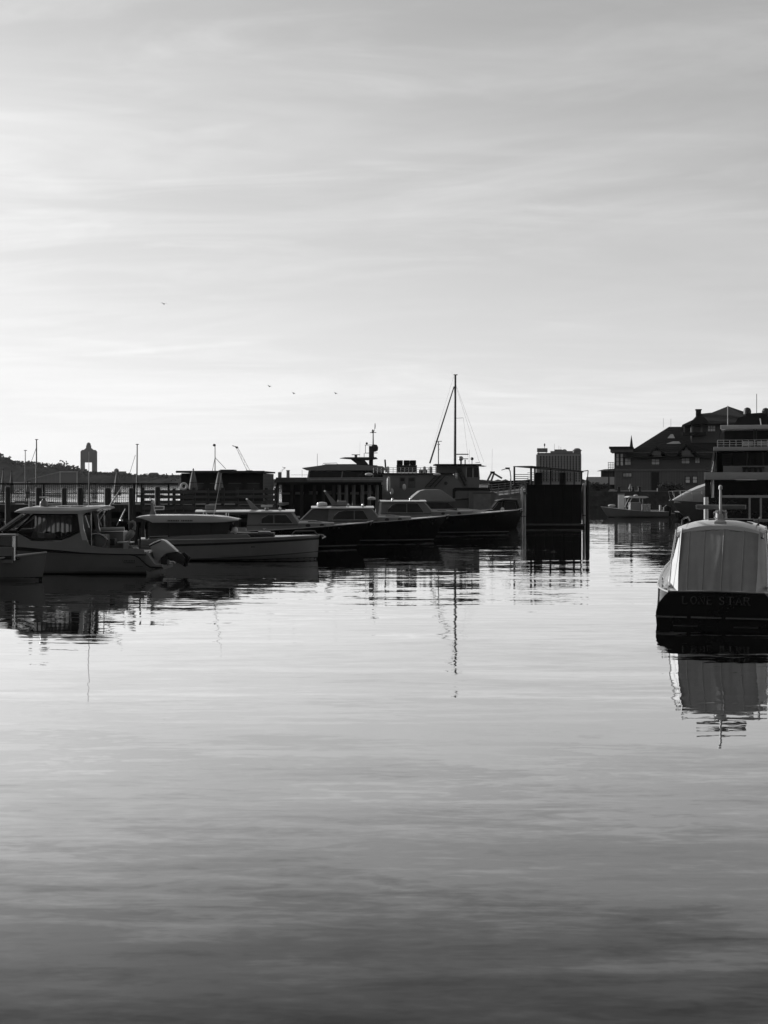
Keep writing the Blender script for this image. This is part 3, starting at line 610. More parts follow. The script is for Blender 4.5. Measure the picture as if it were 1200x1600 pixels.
# ---------------------------------------------------------------- the three dark-hulled cruisers
def cruiser(yw, bow, px, label, yaw=3.5, Ls=11.5, beam=3.4, sc=1.0, aft='open', extra=None):
    d = DW(yw); g = Fr(d, bow); t = thing('motor_cruiser', label, 'boat', (g.loc[0], d + 1.0, 0), R(yaw), 'dark-hulled motor cruisers moored in a row')
    zz = lambda py: (yw - py) / g.s                          # height over this boat's own waterline
    X = g.x; P_ = lambda a, b_: (X(a), zz(b_))
    zb = zz(px['bow_y']); S, zs, bs, band = hull_skin(t, -Ls, 0, beam, zb*.62, zb, NAVY, GEL, rake=1.0, fine=2.4, tumble=.18, flare=.30, stripe=(.10, .165), rail=GEL, railr=.03)
    B().tube([(-.1, 0, zb), (.25, 0, zb + .06)], .05, 8).go('bow_roller', STEEL, t)
    B().tube([(.22, 0, zb + .02), (.14, 0, zb - .12)], .025, 6).tube([(.14, -.12, zb - .08), (.10, 0, zb - .16), (.14, .12, zb - .08)], .025, 6).go('anchor', DSTEEL, t)
    zr = zz(px['roof_y']); zk = zz(px['trunk_y'])
    hw = lambda z: 1.22 - 0.12*max(0, z - zk)
    r0, r1 = X(px['roof0']), X(px['roof1']); h0, h1 = X(px['house0']), X(px['ws'])
    hp = [(h0, zs(.25) - .1), (h0 + .1, zr - .05), (r1 - .2, zr - .05), (h1, zk), (h1, zs(.6) - .1)]
    house_(B(), hp, hw).go('deckhouse', GELD, t, sm=0)
    # raked windscreen panes with pillars
    for s0, s1 in ((-.98, -.36), (-.32, .32), (.36, .98)):
        q = [(h1 + .02, s0*1.1, zk + .06), (h1 + .02, s1*1.1, zk + .06), (r1 - .2 + .03, s1*1.05, zr - .12), (r1 - .2 + .03, s0*1.05, zr - .12)]
        B().pris(q, (.02, 0, .012)).go('windscreen_pane', GLASSD, t, sm=0)
    for y in (-1.16, -.37, .37, 1.16): B().beam((h1 + .05, y, zk), (r1 - .15, y*.97, zr - .06), .07, .09).go('windscreen_pillar', GEL, t)
    # trunk cabin forward
    tx = X(px['trunk']); tw = lambda z: 1.02 - 0.15*(z - zk)
    n_ = 7; rings = []
    for i in range(n_):
        u = i/(n_-1); x = h1 - .05 + (tx - h1 + .05)*u; w = 1.05*(1 - .55*u**1.8); z1 = zk - (zk - zb*.97)*.45*u**2
        rings.append([(x, -w, zb*.6), (x, -w, z1 - .06), (x, -w*.8, z1), (x, w*.8, z1), (x, w, z1 - .06), (x, w, zb*.6)])
    B().loft(rings).go('trunk_cabin', GELD, t, sm=30)
    for k in (.28, .66):
        x = h1 + (tx - h1)*k; w = 1.05*(1 - .55*k**1.8)
        for sd_ in (-1, 1):
            o = B().lathe([(.01, -.03), (.11, -.03), (.11, .03), (.02, .035)], (0, 0, 0), 12).go('porthole', GLASSD, t)
            o.rotation_euler = (R(90)*-sd_, 0, 0); o.scale = (1.25, .8, 1); o.location = (x, sd_*w, zk*.88)
    for sd_ in (-1, 1): B().tube([(h1 + .1, sd_*.72, zk + .07), ((h1 + tx)/2, sd_*.66, zk + .05), (tx - .3, sd_*.45, zk - .1)], .022, 6).go('handrail', STEEL, t)
    B().box(h1 + .55, h1 + 1.15, -.3, .3, zk - .02, zk + .05).go('deck_hatch', GLASSD, t)
    # roof
    rr = []
    for i in range(9):
        u = i/8; x = r0 + (r1 - r0)*u; e = 1.32*(1 - .12*abs(2*u - 1)**3)
        rr.append([(x, -e, zr - .05), (x, -e*.97, zr), (x, -e*.5, zr + .07), (x, 0, zr + .09), (x, e*.5, zr + .07), (x, e*.97, zr), (x, e, zr - .05), (x, 0, zr - .03)])
    B().loft(rr).go('roof', GEL, t, sm=40)
    for sd_ in (-1, 1): B().tube([(r0 + .4, sd_*1.0, zr + .09), ((r0 + r1)/2, sd_*1.02, zr + .13), (r1 - .5, sd_*1.0, zr + .09)], .022, 6).go('roof_rail', DSTEEL, t)
    # side windows
    win = [P_(*a) for a in px['win']]; wo = pane(t, 'side_window', GLASSD, win, hw); frame(wo, 'window_frame', GEL, win, hw, .035, .012)
    mx = X(px['mull']); zlo, zhi = min(z for _, z in win), max(z for _, z in win)
    pane(t, 'mullion', GELD, [(mx - .03, zlo), (mx + .03, zlo), (mx + .03, zhi), (mx - .03, zhi)], hw, .02)
    pane(t, 'belt_line', DSTEEL, [(h0 + .05, zlo - .1), (h1, zlo - .08), (h1, zlo - .04), (h0 + .05, zlo - .06)], hw, .01)
    if px.get('aft'):
        a = [P_(*q) for q in px['aft']]; hw2 = lambda z: hw(z) - .05
        house_(B(), a, hw2).go('aft_enclosure', CANVASD, t, sm=0)
        frame(t, 'canvas_edge', CANVAS, a, hw2, .05, .015)
    if px.get('overhang'):
        for xx in (r0 + .35, (r0 + h0)/2 + .2):
            for sd_ in (-1, 1): B().tube([(xx, sd_*1.15, zs(.1) - .05), (xx + .12, sd_*1.15, zr - .03)], .03, 6).go('roof_post', STEEL, t)
    # coaming and cockpit
    B().box(-Ls + .4, h0, -1.3, -1.22, zs(.1) - .05, zs(.1) + .22).go('coaming', GELD, t); B().box(-Ls + .4, h0, 1.22, 1.3, zs(.1) - .05, zs(.1) + .22).go('coaming', GELD, t)
    B().box(-Ls + .25, -Ls + .39, -1.3, 1.3, zs(.05) - .05, zs(.05) + .3).go('stern_seat', SKIN, t, bev=.03)
    for (nm, a, b_) in px['gear']:
        if nm == 'radar': radar_dome(t, X(a), zr + .08, b_)
        elif nm == 'array':
            ro = B().lathe([(.12, 0), (.09, .14)], (X(a), 0, zr + .08), 10).go('radar', GELD, t); B().box(X(a) - .32, X(a) + .32, -.1, .1, zr + .22, zr + .34).go('radar_bar', GEL, ro, bev=.02)
        elif nm == 'box': B().box(X(a) - .28, X(a) + .28, -.3, .3, zr + .09, zr + .09 + b_).go('life_raft_box', GELD, t, bev=.04)
        elif nm == 'mast':
            B().xz([(X(a) - .12, zr + .05), (X(a) + .34, zr + .05), (X(a) - b_*.62 + .1, zr + b_), (X(a) - b_*.62 - .05, zr + b_)], -.06, .06).go('signal_mast', GELD, t)
            B().ell((X(a) - b_*.62, 0, zr + b_ + .04), .06, 8, 6).go('mast_light', WHITEP, t.children[-1])
        elif nm == 'light': B().lathe([(.07, 0), (.07, .1), (.03, .16)], (X(a), -.4, zr + .08), 10).go('spot_light', STEEL, t)
    for u in (.2, .5, .8): cleat(t, S(u, 1)[0], -(S(u, 1)[1] - .12), zs(u) + .04)
    return t, g
cruiser(857, 576, dict(bow_y=817, roof_y=799, trunk_y=816, roof0=305, roof1=459, house0=384, ws=464, trunk=521, win=[(407, 818), (409, 809), (418, 804), (446, 804), (457, 818)], mull=427, overhang=1,
        gear=[('box', 327, .26), ('mast', 395, .62), ('array', 415, 0), ('light', 436, 0)]),
        'dark-hulled cruiser with pale cabin and long aft roof, behind the white slab-sided day boat', yaw=3)
cruiser(847, 697, dict(bow_y=807, roof_y=793, trunk_y=807, roof0=485, roof1=583, house0=510, ws=588, trunk=642, win=[(518, 812), (521, 805), (528, 799), (538, 797), (566, 797), (574, 812)], mull=552,
        aft=[(459, 822), (487, 795), (514, 795), (512, 820)], gear=[('radar', 502, .34), ('mast', 522, .95), ('box', 533, .3), ('light', 543, 0), ('light', 566, 0)]),
        'dark-hulled cruiser with slanted aft canvas and arched side window', yaw=3, Ls=12)
cruiser(834, 813, dict(bow_y=797, roof_y=783, trunk_y=798, roof0=592, roof1=664, house0=592, ws=671, trunk=739, win=[(602, 801), (605, 794), (611, 788), (619, 786), (650, 786), (660, 801)], mull=633,
        gear=[('light', 612, 0), ('radar', 580, .3), ('light', 640, 0)]),
        'dark-hulled cruiser with longest foredeck, its bow reaching the black landing stage', yaw=4, Ls=13, beam=3.7)

# ---------------------------------------------------------------- soft-top express boat behind them, and the dark cabin boat
d = 108.; g = Fr(d, 770); t = thing('express_boat', 'pale express boat with rounded soft top between the cruisers and workboat', 'boat', g.loc, R(3))
S, zs, bs, band = hull_skin(t, -9.5, 0, 3.0, 1.0, 1.55, NAVY, GELD, rake=1.0, rail=GEL, stripe=(.1, .16))
hwf = lambda z: 1.15 - .1*max(0, z - 1.8)
B().xz(g.q([(636, 783.5), (644, 775), (654, 767), (662, 765), (686, 765), (692, 769), (709, 781), (708, 783.5)]), -1.25, 1.25).go('soft_top', CANVAS, t, sm=50, bev=.04)
house_(B(), g.q([(660, 800), (662, 784), (698, 784), (711, 794), (712, 800)]), hwf).go('deckhouse', BLACK, t)
for a, b_ in ((664, 672), (674, 684), (686, 696)): pane(t, 'side_window', GLASSD, g.q([(a, 794), (a, 785.5), (b_, 785.5), (b_, 794)]), hwf)
pane(t, 'quarter_window', GLASSD, g.q([(698, 794), (698, 786), (707, 793.5)]), hwf)
frame(t, 'window_trim', GELD, g.q([(662, 795), (662, 784.6), (697, 784.6), (710, 794.5)]), hwf, .06)
B().loft([[(g.x(px), -w, g.z(803)), (g.x(px), -w*.8, g.z(py)), (g.x(px), w*.8, g.z(py)), (g.x(px), w, g.z(803))] for px, py, w in ((706, 794, 1.1), (725, 794.5, 1.0), (745, 796, .8), (764, 799, .3))]).go('foredeck', GEL, t, sm=40)
d = 112.; g = Fr(d, 825); t = thing('cabin_boat', 'dark cabin boat with framed windows under the gangway', 'boat', g.loc, R(0))
S, zs, bs, band = hull_skin(t, -8.5, -.4, 2.8, 1.0, 1.4, NAVY, GELD, rake=.7, rail=GEL)
hwf = lambda z: 1.1 - .12*max(0, z - 1.5)
house_(B(), g.q([(763, 799), (776, 783), (786, 780), (806, 781), (812, 799)]), hwf).go('cabin', BLACK, t)
for q in ([(767, 797), (777, 785), (783, 784), (781, 797)], [(785, 797), (787, 783), (803, 784), (806, 797)]):
    wo = pane(t, 'window', GLASSD, g.q(q), hwf); frame(wo, 'window_frame', GELD, g.q(q), hwf, .04)
B().xz(g.q([(774, 782.4), (786, 778.6), (808, 779.6), (810, 781.6), (786, 781.0)]), -1.2, 1.2).go('roof', GELD, t)
B().ell(g.p3(783, 796, -1.2), (.16, .12, .2), 10, 8).go('fender', WHITEP, t)
# ---------------------------------------------------------------- sailing yachts
sailboat(165, 57, 687, 'sailing yacht with the taller mast behind the far railing, beside the hangar', 9, 0.0, (56.5, 700, 46, 730), .09)
sailboat(172, 39.5, 704, 'sailing yacht with the short thin mast behind the railing', 7, 0.0, None, .06)
sailboat(160, 213.5, 694.5, 'sailing yacht with slightly raked mast and forestay, beyond the end of the railing', 9, 0.008, (211.5, 711, 202, 742), .085)
t, g, zt_ = sailboat(128, 710.5, 586, 'sailing yacht with very tall dark mast and furled jib behind the workboat', 12, 0.004, (709.5, 604, 671.5, 724), .125, True)
B().beam((0.06, 0, g.z(653.5)), (g.x(724), .2, g.z(652.8)), .04, .03).go('spreader', DSTEEL, t)
for a, b_ in (((712, 600), (757, 722)), ((712, 602), (750, 722)), ((724, 653), (733, 722))): B().tube([g.p3(*a), g.p3(b_[0], b_[1], .8)], .009, 4).go('shroud', STEEL, t)
B().tube([g.p3(709, 588), g.p3(690, 650), g.p3(676, 700)], .008, 4).go('halyard', STEEL, t)
B().tube([g.p3(706.5, 586), g.p3(706, 580)], .008, 4).go('masthead_antenna', STEEL, t)

# ---------------------------------------------------------------- grey-white workboat
d = DW(818); g = Fr(d, 700); t = thing('workboat', 'white workboat with stepped dark stripe, wheelhouse, porthole and roof radars', 'boat', g.loc)
Y0 = -2.0
S, zs, bs, band = hull_skin(t, g.x(572), g.x(838), 4.8, g.z(786), g.z(768), GELD, GELD, rake=1.2, fine=2.0, rail=DSTEEL, railr=.06, stripe=(.12, .25), stripem=DSTEEL)
pb = lambda nm, m, a, b_, c, e, y0=Y0, y1=2.0, **k: B().box(g.x(a), g.x(b_), y0, y1, g.z(e), g.z(c)).go(nm, m, t, **k)
B().xz(g.q([(598, 800), (598, 741), (706, 741), (719, 757), (722, 763), (762, 763), (762, 800)]), Y0, 2.0).go('superstructure', GELD, t, sm=0)
B().xz(g.q([(730, 800), (730, 768), (768, 768), (790, 782), (770, 800)]), Y0 - .35, Y0 - .005).go('bow_bulwark', GELD, t, sm=0)
# stepped stripe
B().xz(g.q([(705.5, 779.5), (705.5, 764), (709, 761.8), (762, 761.8), (762, 766.3), (711.5, 766.3), (709.5, 768), (709.5, 777), (706, 779.5)]), Y0 - .06, Y0 - .003).go('stepped_stripe', BLACK, t, sm=0)
B().xz(g.q([(690, 779.5), (690, 777.5), (705.4, 777.5), (705.4, 779.5)]), Y0 - .06, Y0 - .003).go('stripe_end', BLACK, t, sm=0)
pb('deck_edge', BLACK, 578, 708, 739.2, 740.8, Y0 - .25, 2.2)
o = B().lathe([(.01, 0), (.15, 0), (.15, .05), (.02, .05)], (0, 0, 0), 14).go('porthole', GLASSD, t); o.rotation_euler = (R(90), 0, 0); o.location = (g.x(695), Y0 - .002, g.z(755))
# wheelhouse
pb('wheelhouse_aft', GELD, 681, 713.5, 728.2, 739.1, -1.5, 1.6, sm=0)
B().xz(g.q([(714, 757), (713, 728.2), (746, 728.2), (747.5, 747), (746, 762.9), (722.5, 762.9)]), Y0 + .15, 1.8).go('wheelhouse', GELD, t, sm=0)
for a, b_ in ((714.5, 718.5), (727, 736), (738.5, 744.8)): pb('wheelhouse_window', GLASSD, a, b_, 731.5, 745.5 if a > 720 else 738, Y0 + .11, Y0 + .148)
for a in (736.2, 726): pb('window_post', GEL, a, a + 1.2, 730, 746.5, Y0 + .1, Y0 + .148)
pb('wheelhouse_roof', BLACK, 678, 749.5, 725.4, 727.6, -2.3, 2.2)
B().xz(g.q([(749.5, 727.4), (757.5, 728.6), (757.5, 729), (749.5, 728.4)]), -2.2, 2.1).go('visor', BLACK, t)
# side stair
B().beam(g.p3(712, 733, Y0), g.p3(724.5, 759, Y0), .07, .14).go('stair_stringer', DSTEEL, t); B().beam(g.p3(717, 731, Y0), g.p3(726, 752, Y0), .07, .14).go('stair_stringer', DSTEEL, t)
for k in range(6): B().box(g.x(713.5 + k*2), g.x(717.5 + k*2), Y0 - .2, Y0 + .1, g.z(737.5 + k*4), g.z(736.8 + k*4)).go('tread', DSTEEL, t)
for a, b_, c, e in ((719, 728.5, 778, 792), (624, 632.5, 746, 762), (637, 648, 746, 762)):
    pb('door', TRIM, a, b_, c, e, Y0 - .03, Y0 - .002); pb('door_light', GLASSD, a + 1.5, b_ - 1.5, c + 1.5, c + 6, Y0 - .05, Y0 - .032)
pb('hatch_frame', TRIM, 736, 770, 769.5, 770.8, Y0 - .42, Y0 - .352); pb('hatch_panel', mat('hatch_paint', .24, .5), 737.2, 764, 771.5, 795, Y0 - .4, Y0 - .352)
# aft stair and rails, boxes on the upper deck
for k in range(3): B().beam(g.p3(663 + 7*k, 761, Y0 - .3), g.p3(679 + 7*k, 744, Y0 - .3), .05, .09).go('stair_rail', DSTEEL, t)
for k in range(7): B().box(g.x(664 + k*2.5), g.x(672 + k*2.5), Y0 - .3, Y0 - .1, g.z(760.5 - k*2.4), g.z(759.8 - k*2.4)).go('tread', DSTEEL, t)
for k in range(17): B().tube([g.p3(584 + k*6, 739.4, -2.1), g.p3(584 + k*6, 731, -2.1)], .022, 5).go('rail_stanchion', STEEL, t)
for py in (731, 733.8, 736.6): B().tube([g.p3(584, py, -2.1), g.p3(680, py, -2.1)], .016, 5).go('guard_rail', STEEL, t)
for a in (662.5, 606, 672): B().lathe([(.12, 0), (.13, .25), (.12, .5), (.05, .56)], (g.x(a), -1.6, g.z(739)), 12).go('vent_cowl', WHITEP, t)  # cowls shaped as white cylinders to catch the sun as glints
for px, py, h in ((607, 766, 1.1), (612, 771, .35), (631, 764, .35)): B().lathe([(.03, -.1), (.13, 0), (.15, h*.5), (.13, h), (.03, h + .1)], (g.x(px), Y0 - .5, g.z(py)), 12).go('glint_cylinder', WHITEP, t)  # white cylinders added to catch the sun, standing in for glints
for px in (577, 681): B().ell((g.x(px), Y0 - .5, g.z(741.3)), (.34, .16, .13), 12, 8).go('glint_canister', WHITEP, t)  # white ellipsoids added at the deck edge as sun glints
pb('rack', DSTEEL, 619.5, 651, 727, 738.5, -1.2, .8)
for a in (620, 630.7, 640.5): pb('stowage_box', BLACK, a, a + 9.2, 719.4, 726.7, -1.1, .7, bev=.04)
for a, b_ in ((655, 668), (588, 600)): pb('deck_locker', GELD, a, b_, 734, 738.8, .2, .9, bev=.03)
B().beam(g.p3(603, 738, -1.6), g.p3(601.5, 718.5, -1.6), .14).go('exhaust_stack', DSTEEL, t)
# roof gear
B().lathe([(.1, 0), (.1, .3), (.22, .42), (.22, .6), (.1, .7)], (g.x(720), 0, g.z(725.3)), 12).go('radar_pedestal', ALU, t); B().box(g.x(712.5), g.x(732), -.1, .1, g.z(710.6), g.z(709)).go('radar_bar', DSTEEL, t, bev=.02)
B().lathe([(.07, 0), (.07, .4)], (g.x(727), .5, g.z(725.3)), 8).go('radar_pedestal', ALU, t); B().box(g.x(722), g.x(732), .4, .6, g.z(717.4), g.z(716.2)).go('radar_bar', DSTEEL, t)
B().tube([g.p3(737.5, 725.4), g.p3(737.5, 719)], .03, 6).go('searchlight_post', DSTEEL, t); B().ell(g.p3(737.6, 716.8), (.14, .17, .14), 10, 8).go('searchlight', DSTEEL, t)
B().tube([g.p3(733.5, 725.4), g.p3(733.5, 702.5)], .012, 5).go('whip_antenna', ALU, t)
B().tube([g.p3(685, 725.4), g.p3(685, 690)], .045, 8).go('signal_mast', DSTEEL, t); B().beam(g.p3(680.5, 689.5), g.p3(690.5, 689.5), .08, .05).go('mast_yard', DSTEEL, t); B().beam(g.p3(683, 694.5), g.p3(687.5, 694.5), .06, .05).go('mast_yard', DSTEEL, t)
for py in (702, 694): B().ell(g.p3(685.3, py), .08, 8, 6).go('navigation_light', WHITEP, t)
B().beam(g.p3(743, 723), g.p3(750, 722.5), .04).go('horn', ALU, t)
# bow rails, A-frame
for k in range(6): B().tube([g.p3(766 + k*10, 768 - k*1.2, -2.0), g.p3(766 + k*10, 757 - k*1.0, -2.0)], .025, 5).go('rail_stanchion', STEEL, t)
for o_ in (0, 3.6, 7.2): B().tube([g.p3(748, 759 + o_*.6, -2.0), g.p3(768, 757 + o_, -2.0), g.p3(820, 752 + o_, -1.2)], .022, 5).go('bow_rail', STEEL, t)
B().xz(g.q([(762, 768), (764, 753.5), (824, 749.5), (832, 752), (815, 763)]), -1.2, -1.1).go('dark_bulwark', BLACK, t, sm=0)
for a, b_ in (((762.5, 752), (769.5, 738)), ((769, 751), (773, 740)), ((773.5, 740), (786, 747.5))): B().beam(g.p3(*a, 1.), g.p3(*b_, 1.), .12, .16).go('davit_leg', ALU, t)
B().box(g.x(767.5), g.x(774.5), .9, 1.15, g.z(740), g.z(736.4)).go('davit_head', DSTEEL, t); B().tube([g.p3(770, 736.5, 1), g.p3(770.5, 701, 1)], .012, 5).go('whip_antenna', ALU, t)
B().xz(g.q([(748, 750.5), (765, 752), (765, 755), (748, 756)]), -1.0, 1.0).go('foredeck_locker', GELD, t)

# ---------------------------------------------------------------- big motor yacht behind the covered landing
d = 140.; g = Fr(d, 540); t = thing('motor_yacht', 'large motor yacht with dark window band, radar arch and domed mast behind landing', 'yacht', g.loc)
S, zs, bs, band = hull_skin(t, g.x(462), g.x(720), 6.2, g.z(762), g.z(756), GELD, GELD, rake=1.5, rail=GEL, tr=.92, stripe=(.15, .3))
B().xz(g.q([(468, 757.5), (473, 752.5), (484, 746.5), (602, 746), (604, 757.5)]), -2.9, 2.9).go('bulwark', mat('yacht_bulwark', .30, .35), t, sm=0)
B().box(g.x(472), g.x(604), -2.93, -2.905, g.z(748.6), g.z(747.6)).go('bulwark_line', TRIM, t)
B().xz(g.q([(482, 746.4), (484, 736), (598, 735.5), (604, 746.4)]), -2.3, 2.3).go('saloon', BLACK, t, sm=0)
for k in range(9): B().xz(g.q([(485 + k*12, 745.2), (486 + k*12, 737.4), (496 + k*12, 737.2), (495.5 + k*12, 745.2)]), -2.34, -2.302).go('window', GLASSD, t, sm=0)
for px in (484, 535, 583): B().beam(g.p3(px, 746.3, -2.6), g.p3(px + 1.5, 735.8, -2.6), .12, .18).go('pillar', GELD, t)
B().xz(g.q([(474, 731.6), (492, 729.2), (508, 727), (560, 726.6), (598, 729), (606, 735), (482, 735.4), (476, 733)]), -2.8, 2.8).go('roof', GELD, t, sm=0)
B().xz(g.q([(500, 729), (510, 725.7), (556, 725.5), (590, 727.5), (560, 728.5)]), -2.2, 2.2).go('roof_crown', BLACK, t, sm=0)
B().tube([g.p3(504, 727, 0), g.p3(505, 724, 0), g.p3(526, 723.4, 0), g.p3(528, 726, 0)], .03, 6).go('roof_rail', STEEL, t)
B().xz(g.q([(531, 716.2), (540, 714.8), (588, 714.6), (590, 717), (574, 719.2), (548, 717.6)]), -1.6, 1.6).go('radar_arch', DSTEEL, t, sm=0)
B().xz(g.q([(548, 717.7), (570, 719), (577, 727), (560, 727)]), -1.4, 1.4).go('arch_support', DSTEEL, t, sm=0)
B().tube([g.p3(556, 715), g.p3(556, 711)], .14, 8).go('radar_pedestal', DSTEEL, t); B().box(g.x(549.5), g.x(562.5), -.12, .12, g.z(711), g.z(710)).go('radar_bar', DSTEEL, t)
B().box(g.x(576.5), g.x(583), -.4, .4, g.z(727), g.z(697)).go('mast_trunk', DSTEEL, t)
B().tube([g.p3(583, 716), g.p3(583, 676)], [.1, .05], 8).go('mast', DSTEEL, t)
B().xz(g.q([(581, 706), (581, 696), (584, 694.4), (589, 695), (591, 699), (590.4, 704), (586, 706)]), -.35, .35).go('satellite_dome', DSTEEL, t, sm=60, bev=.06)
for y_, a, b_ in ((708, 570, 590), (695.5, 570, 584), (676, 578, 588)): B().beam(g.p3(a, y_), g.p3(b_, y_ - .3), .08, .06).go('mast_yard', DSTEEL, t)
for px, a, b_ in ((571, 708, 695), (569, 714, 708)): B().tube([g.p3(px, a), g.p3(px, b_)], .03, 6).go('yard_post', DSTEEL, t)
B().ell(g.p3(573, 692.8), .12, 8, 6).go('horn', DSTEEL, t); B().ell(g.p3(582.5, 674), (.12, .12, .2), 8, 6).go('mast_light', DSTEEL, t); B().ell(g.p3(586, 665.5), (.05, .05, .3), 8, 6).tube([g.p3(585, 674), g.p3(586, 662)], .02, 5).go('wind_vane', DSTEEL, t)
B().tube([g.p3(495.8, 728), g.p3(495.8, 709)], .022, 5).go('whip_antenna', DSTEEL, t); B().tube([g.p3(562, 715), g.p3(562.5, 690)], .01, 5).go('whip_antenna', ALU, t)
B().tube([g.p3(472, 745), g.p3(472, 734)], .02, 5).tube([g.p3(455, 742), g.p3(484, 742)], .015, 5).go('stern_rail', STEEL, t)

# ---------------------------------------------------------------- black landing stage with its canopy
d = 113.; g = Fr(d, 866); t = stage = thing('landing_stage', 'black slab-sided floating landing stage with rail along its foot', 'landing stage', g.loc)
x0, x1 = g.x(822), g.x(909); zt_ = g.z(757)
B().box(x0 + .06, x1 - .06, .06, 3.9, -.3, zt_ - .08).go('core', BLACKW, t, sm=0)
n = 6; w = (x1 - x0)/n
for k in range(n):
    for j in range(2):
        za, zb_ = (.3, zt_*.52) if j == 0 else (zt_*.52, zt_ - .1)
        B().box(x0 + k*w + .012, x0 + (k+1)*w - .012, 0, .055, za + .012, zb_ - .012).go('panel', BLACKW, t, sm=0)
for k in range(4): B().box(x0, x0 + .055, .07 + k*.96, .96*(k+1) + .03, .3, zt_ - .1).go('side_panel', BLACKW, t, sm=0)
B().box(x0 - .05, x1 + .05, -.05, 3.95, zt_ - .095, zt_).go('top_plate', BLACKW, t)
B().box(x0 - .1, x1 + .25, -.22, -.005, .16, .30).go('fender_rail', mat('fender_timber', .10, .7), t, bev=.02)
B().box(x0 - .08, x1 + .2, -.15, 4.0, -.4, .155).go('pontoon', BLACKW, t)
c = thing('dock_canopy', 'sloping dark canopy on posts above the black landing stage', 'canopy', (g.loc[0], d, zt_))
gz = lambda py: g.z(py) - zt_
B().add([(g.x(803), .6, gz(729.4)), (g.x(830), -.35, gz(729.4)), (g.x(911), -.3, gz(738.3)), (g.x(909), 3.6, gz(737.4)), (g.x(832), 3.8, gz(728.6)),
         (g.x(803), .6, gz(728.2)), (g.x(830), -.35, gz(727.8)), (g.x(911), -.3, gz(735.9)), (g.x(909), 3.6, gz(735.8)), (g.x(832), 3.8, gz(727.4))],
        [(4, 3, 2, 1, 0), (5, 6, 7, 8, 9), (0, 1, 6, 5), (1, 2, 7, 6), (2, 3, 8, 7), (3, 4, 9, 8), (4, 0, 5, 9)]).go('roof', DSTEEL, c, sm=0)
for px, y, py in ((829.5, -.2, 729.5), (908, -.2, 738), (868, 3.4, 733), (906, 3.4, 737), (843, 3.4, 730)): B().box(g.x(px) - .075, g.x(px) + .075, y, y + .15, 0, gz(py)).go('post', DSTEEL, c)
B().box(g.x(805) - .07, g.x(805) + .07, .7, .84, -.05, gz(729.4)).go('post', DSTEEL, c)
for k in (1, 4): B().box(g.x(832 + k*12.6), g.x(842.5 + k*12.6), 3.55, 3.6, gz(757), gz(738.6)).go('back_screen_panel', mat('screen_mesh', .05, .8, .3), c, sm=0)
for k in range(7): B().box(g.x(831), g.x(907), 3.46, 3.5, gz(755 - k*2.7), gz(754.2 - k*2.7)).go('screen_slat', DSTEEL, c)
for k in range(5): B().box(g.x(806), g.x(828), 1.2, 1.25, gz(754.5 - k*3.2), gz(753.4 - k*3.2)).go('end_slat', ALU, c)
B().box(g.x(803), g.x(830), .5, 1.6, -.05, .0).go('gangway_landing', DSTEEL, c)
for a, b_ in (((909, 736.4), (919, 735.2)), ((919, 735.2), (917.5, 751)), ((917.5, 751), (909, 751))): B().beam(g.p3(*a, 0)[:2] + (gz(a[1]),), (g.x(b_[0]), 0, gz(b_[1])), .07).go('end_bracket', DSTEEL, c)
# gangway
t = thing('gangway', 'grey metal gangway with handrails sloping up to the black landing stage', 'gangway', (g.loc[0], d - .6, 0)); GW = mat('dull_gangway_metal', .12, .5, .2)
for y in (0, .9):
    B().beam((g.x(776), y, g.z(778)), (g.x(822), y, g.z(770)), .08, .22).go('stringer', GW, t)
    for o_ in (0, 3.8, 7.8): B().beam((g.x(766), y, g.z(771.5 - o_*.7)), (g.x(822), y, g.z(766 - o_)), .05).go('handrail', GW, t)
    for k in range(6): px = 778 + 8.6*k; B().beam((g.x(px), y, g.z(778 - (px - 776)*.174)), (g.x(px), y, g.z(764.5 - (px - 776)*.17)), .04).go('rail_post', GW, t)
for k in range(11): px = 778 + 4*k; B().box(g.x(px), g.x(px + 3.5), .02, .88, g.z(777.3 - (px-776)*.174), g.z(776.9 - (px-776)*.174)).go('tread', GW, t)
# quay lamp
g2 = Fr(118, 798); t = thing('quay_lamp', 'cobra-head lamp post standing over the gangway', 'lamp', (g2.loc[0], 118, .3))
B().tube([(0, 0, -.3), (0, 0, g2.z(745) - .3), (g2.x(797), 0, g2.z(736) - .3), (g2.x(794.5), 0, g2.z(732) - .3)], [.06, .05, .045, .04], 8).go('pole', ALU, t)
B().box(g2.x(789.5), g2.x(796.5), -.12, .12, g2.z(733.2) - .3, g2.z(730.4) - .3).go('lamp_head', DSTEEL, t, bev=.03)
B().beam((g2.x(783.5), 0, g2.z(734.6) - .3), (g2.x(790), 0, g2.z(732.6) - .3), .06).go('sensor_arm', DSTEEL, t)
# piles round the stage
def pile(px, d, ytop, r, label, m=WOOD, group='mooring piles by the landing stage'):
    g = Fr(d, px); t = thing('mooring_pile', label, 'pile', g.loc, 0, group); top = g.z(ytop)
    B().tube([(0, 0, -1.2), (.01, 0, 1), (0, 0, top)], [r*1.06, r, r*.95], 12).go('shaft', m, t); B().lathe([(r*.96, top), (r*.8, top + .05), (.02, top + .1)], (0, 0, 0), 12).go('cap', m, t)
    B().torus((0, 0, .9), r*1.03, .03, 'z', 14, 6).go('iron_band', DSTEEL, t)
pile(815.5, 112.2, 763, .10, 'sun-toned pale pile between the cruiser bow and black landing stage', WOODP)
pile(819.8, 112.6, 764, .08, 'slim pale pile tight against the black landing stage wall', WOODP)
pile(918, 114, 752, .17, 'dark pile standing off the open end of the landing stage')
pile(912.3, 115.5, 757, .13, 'pale pile at the open end of the black landing stage', WOODP)
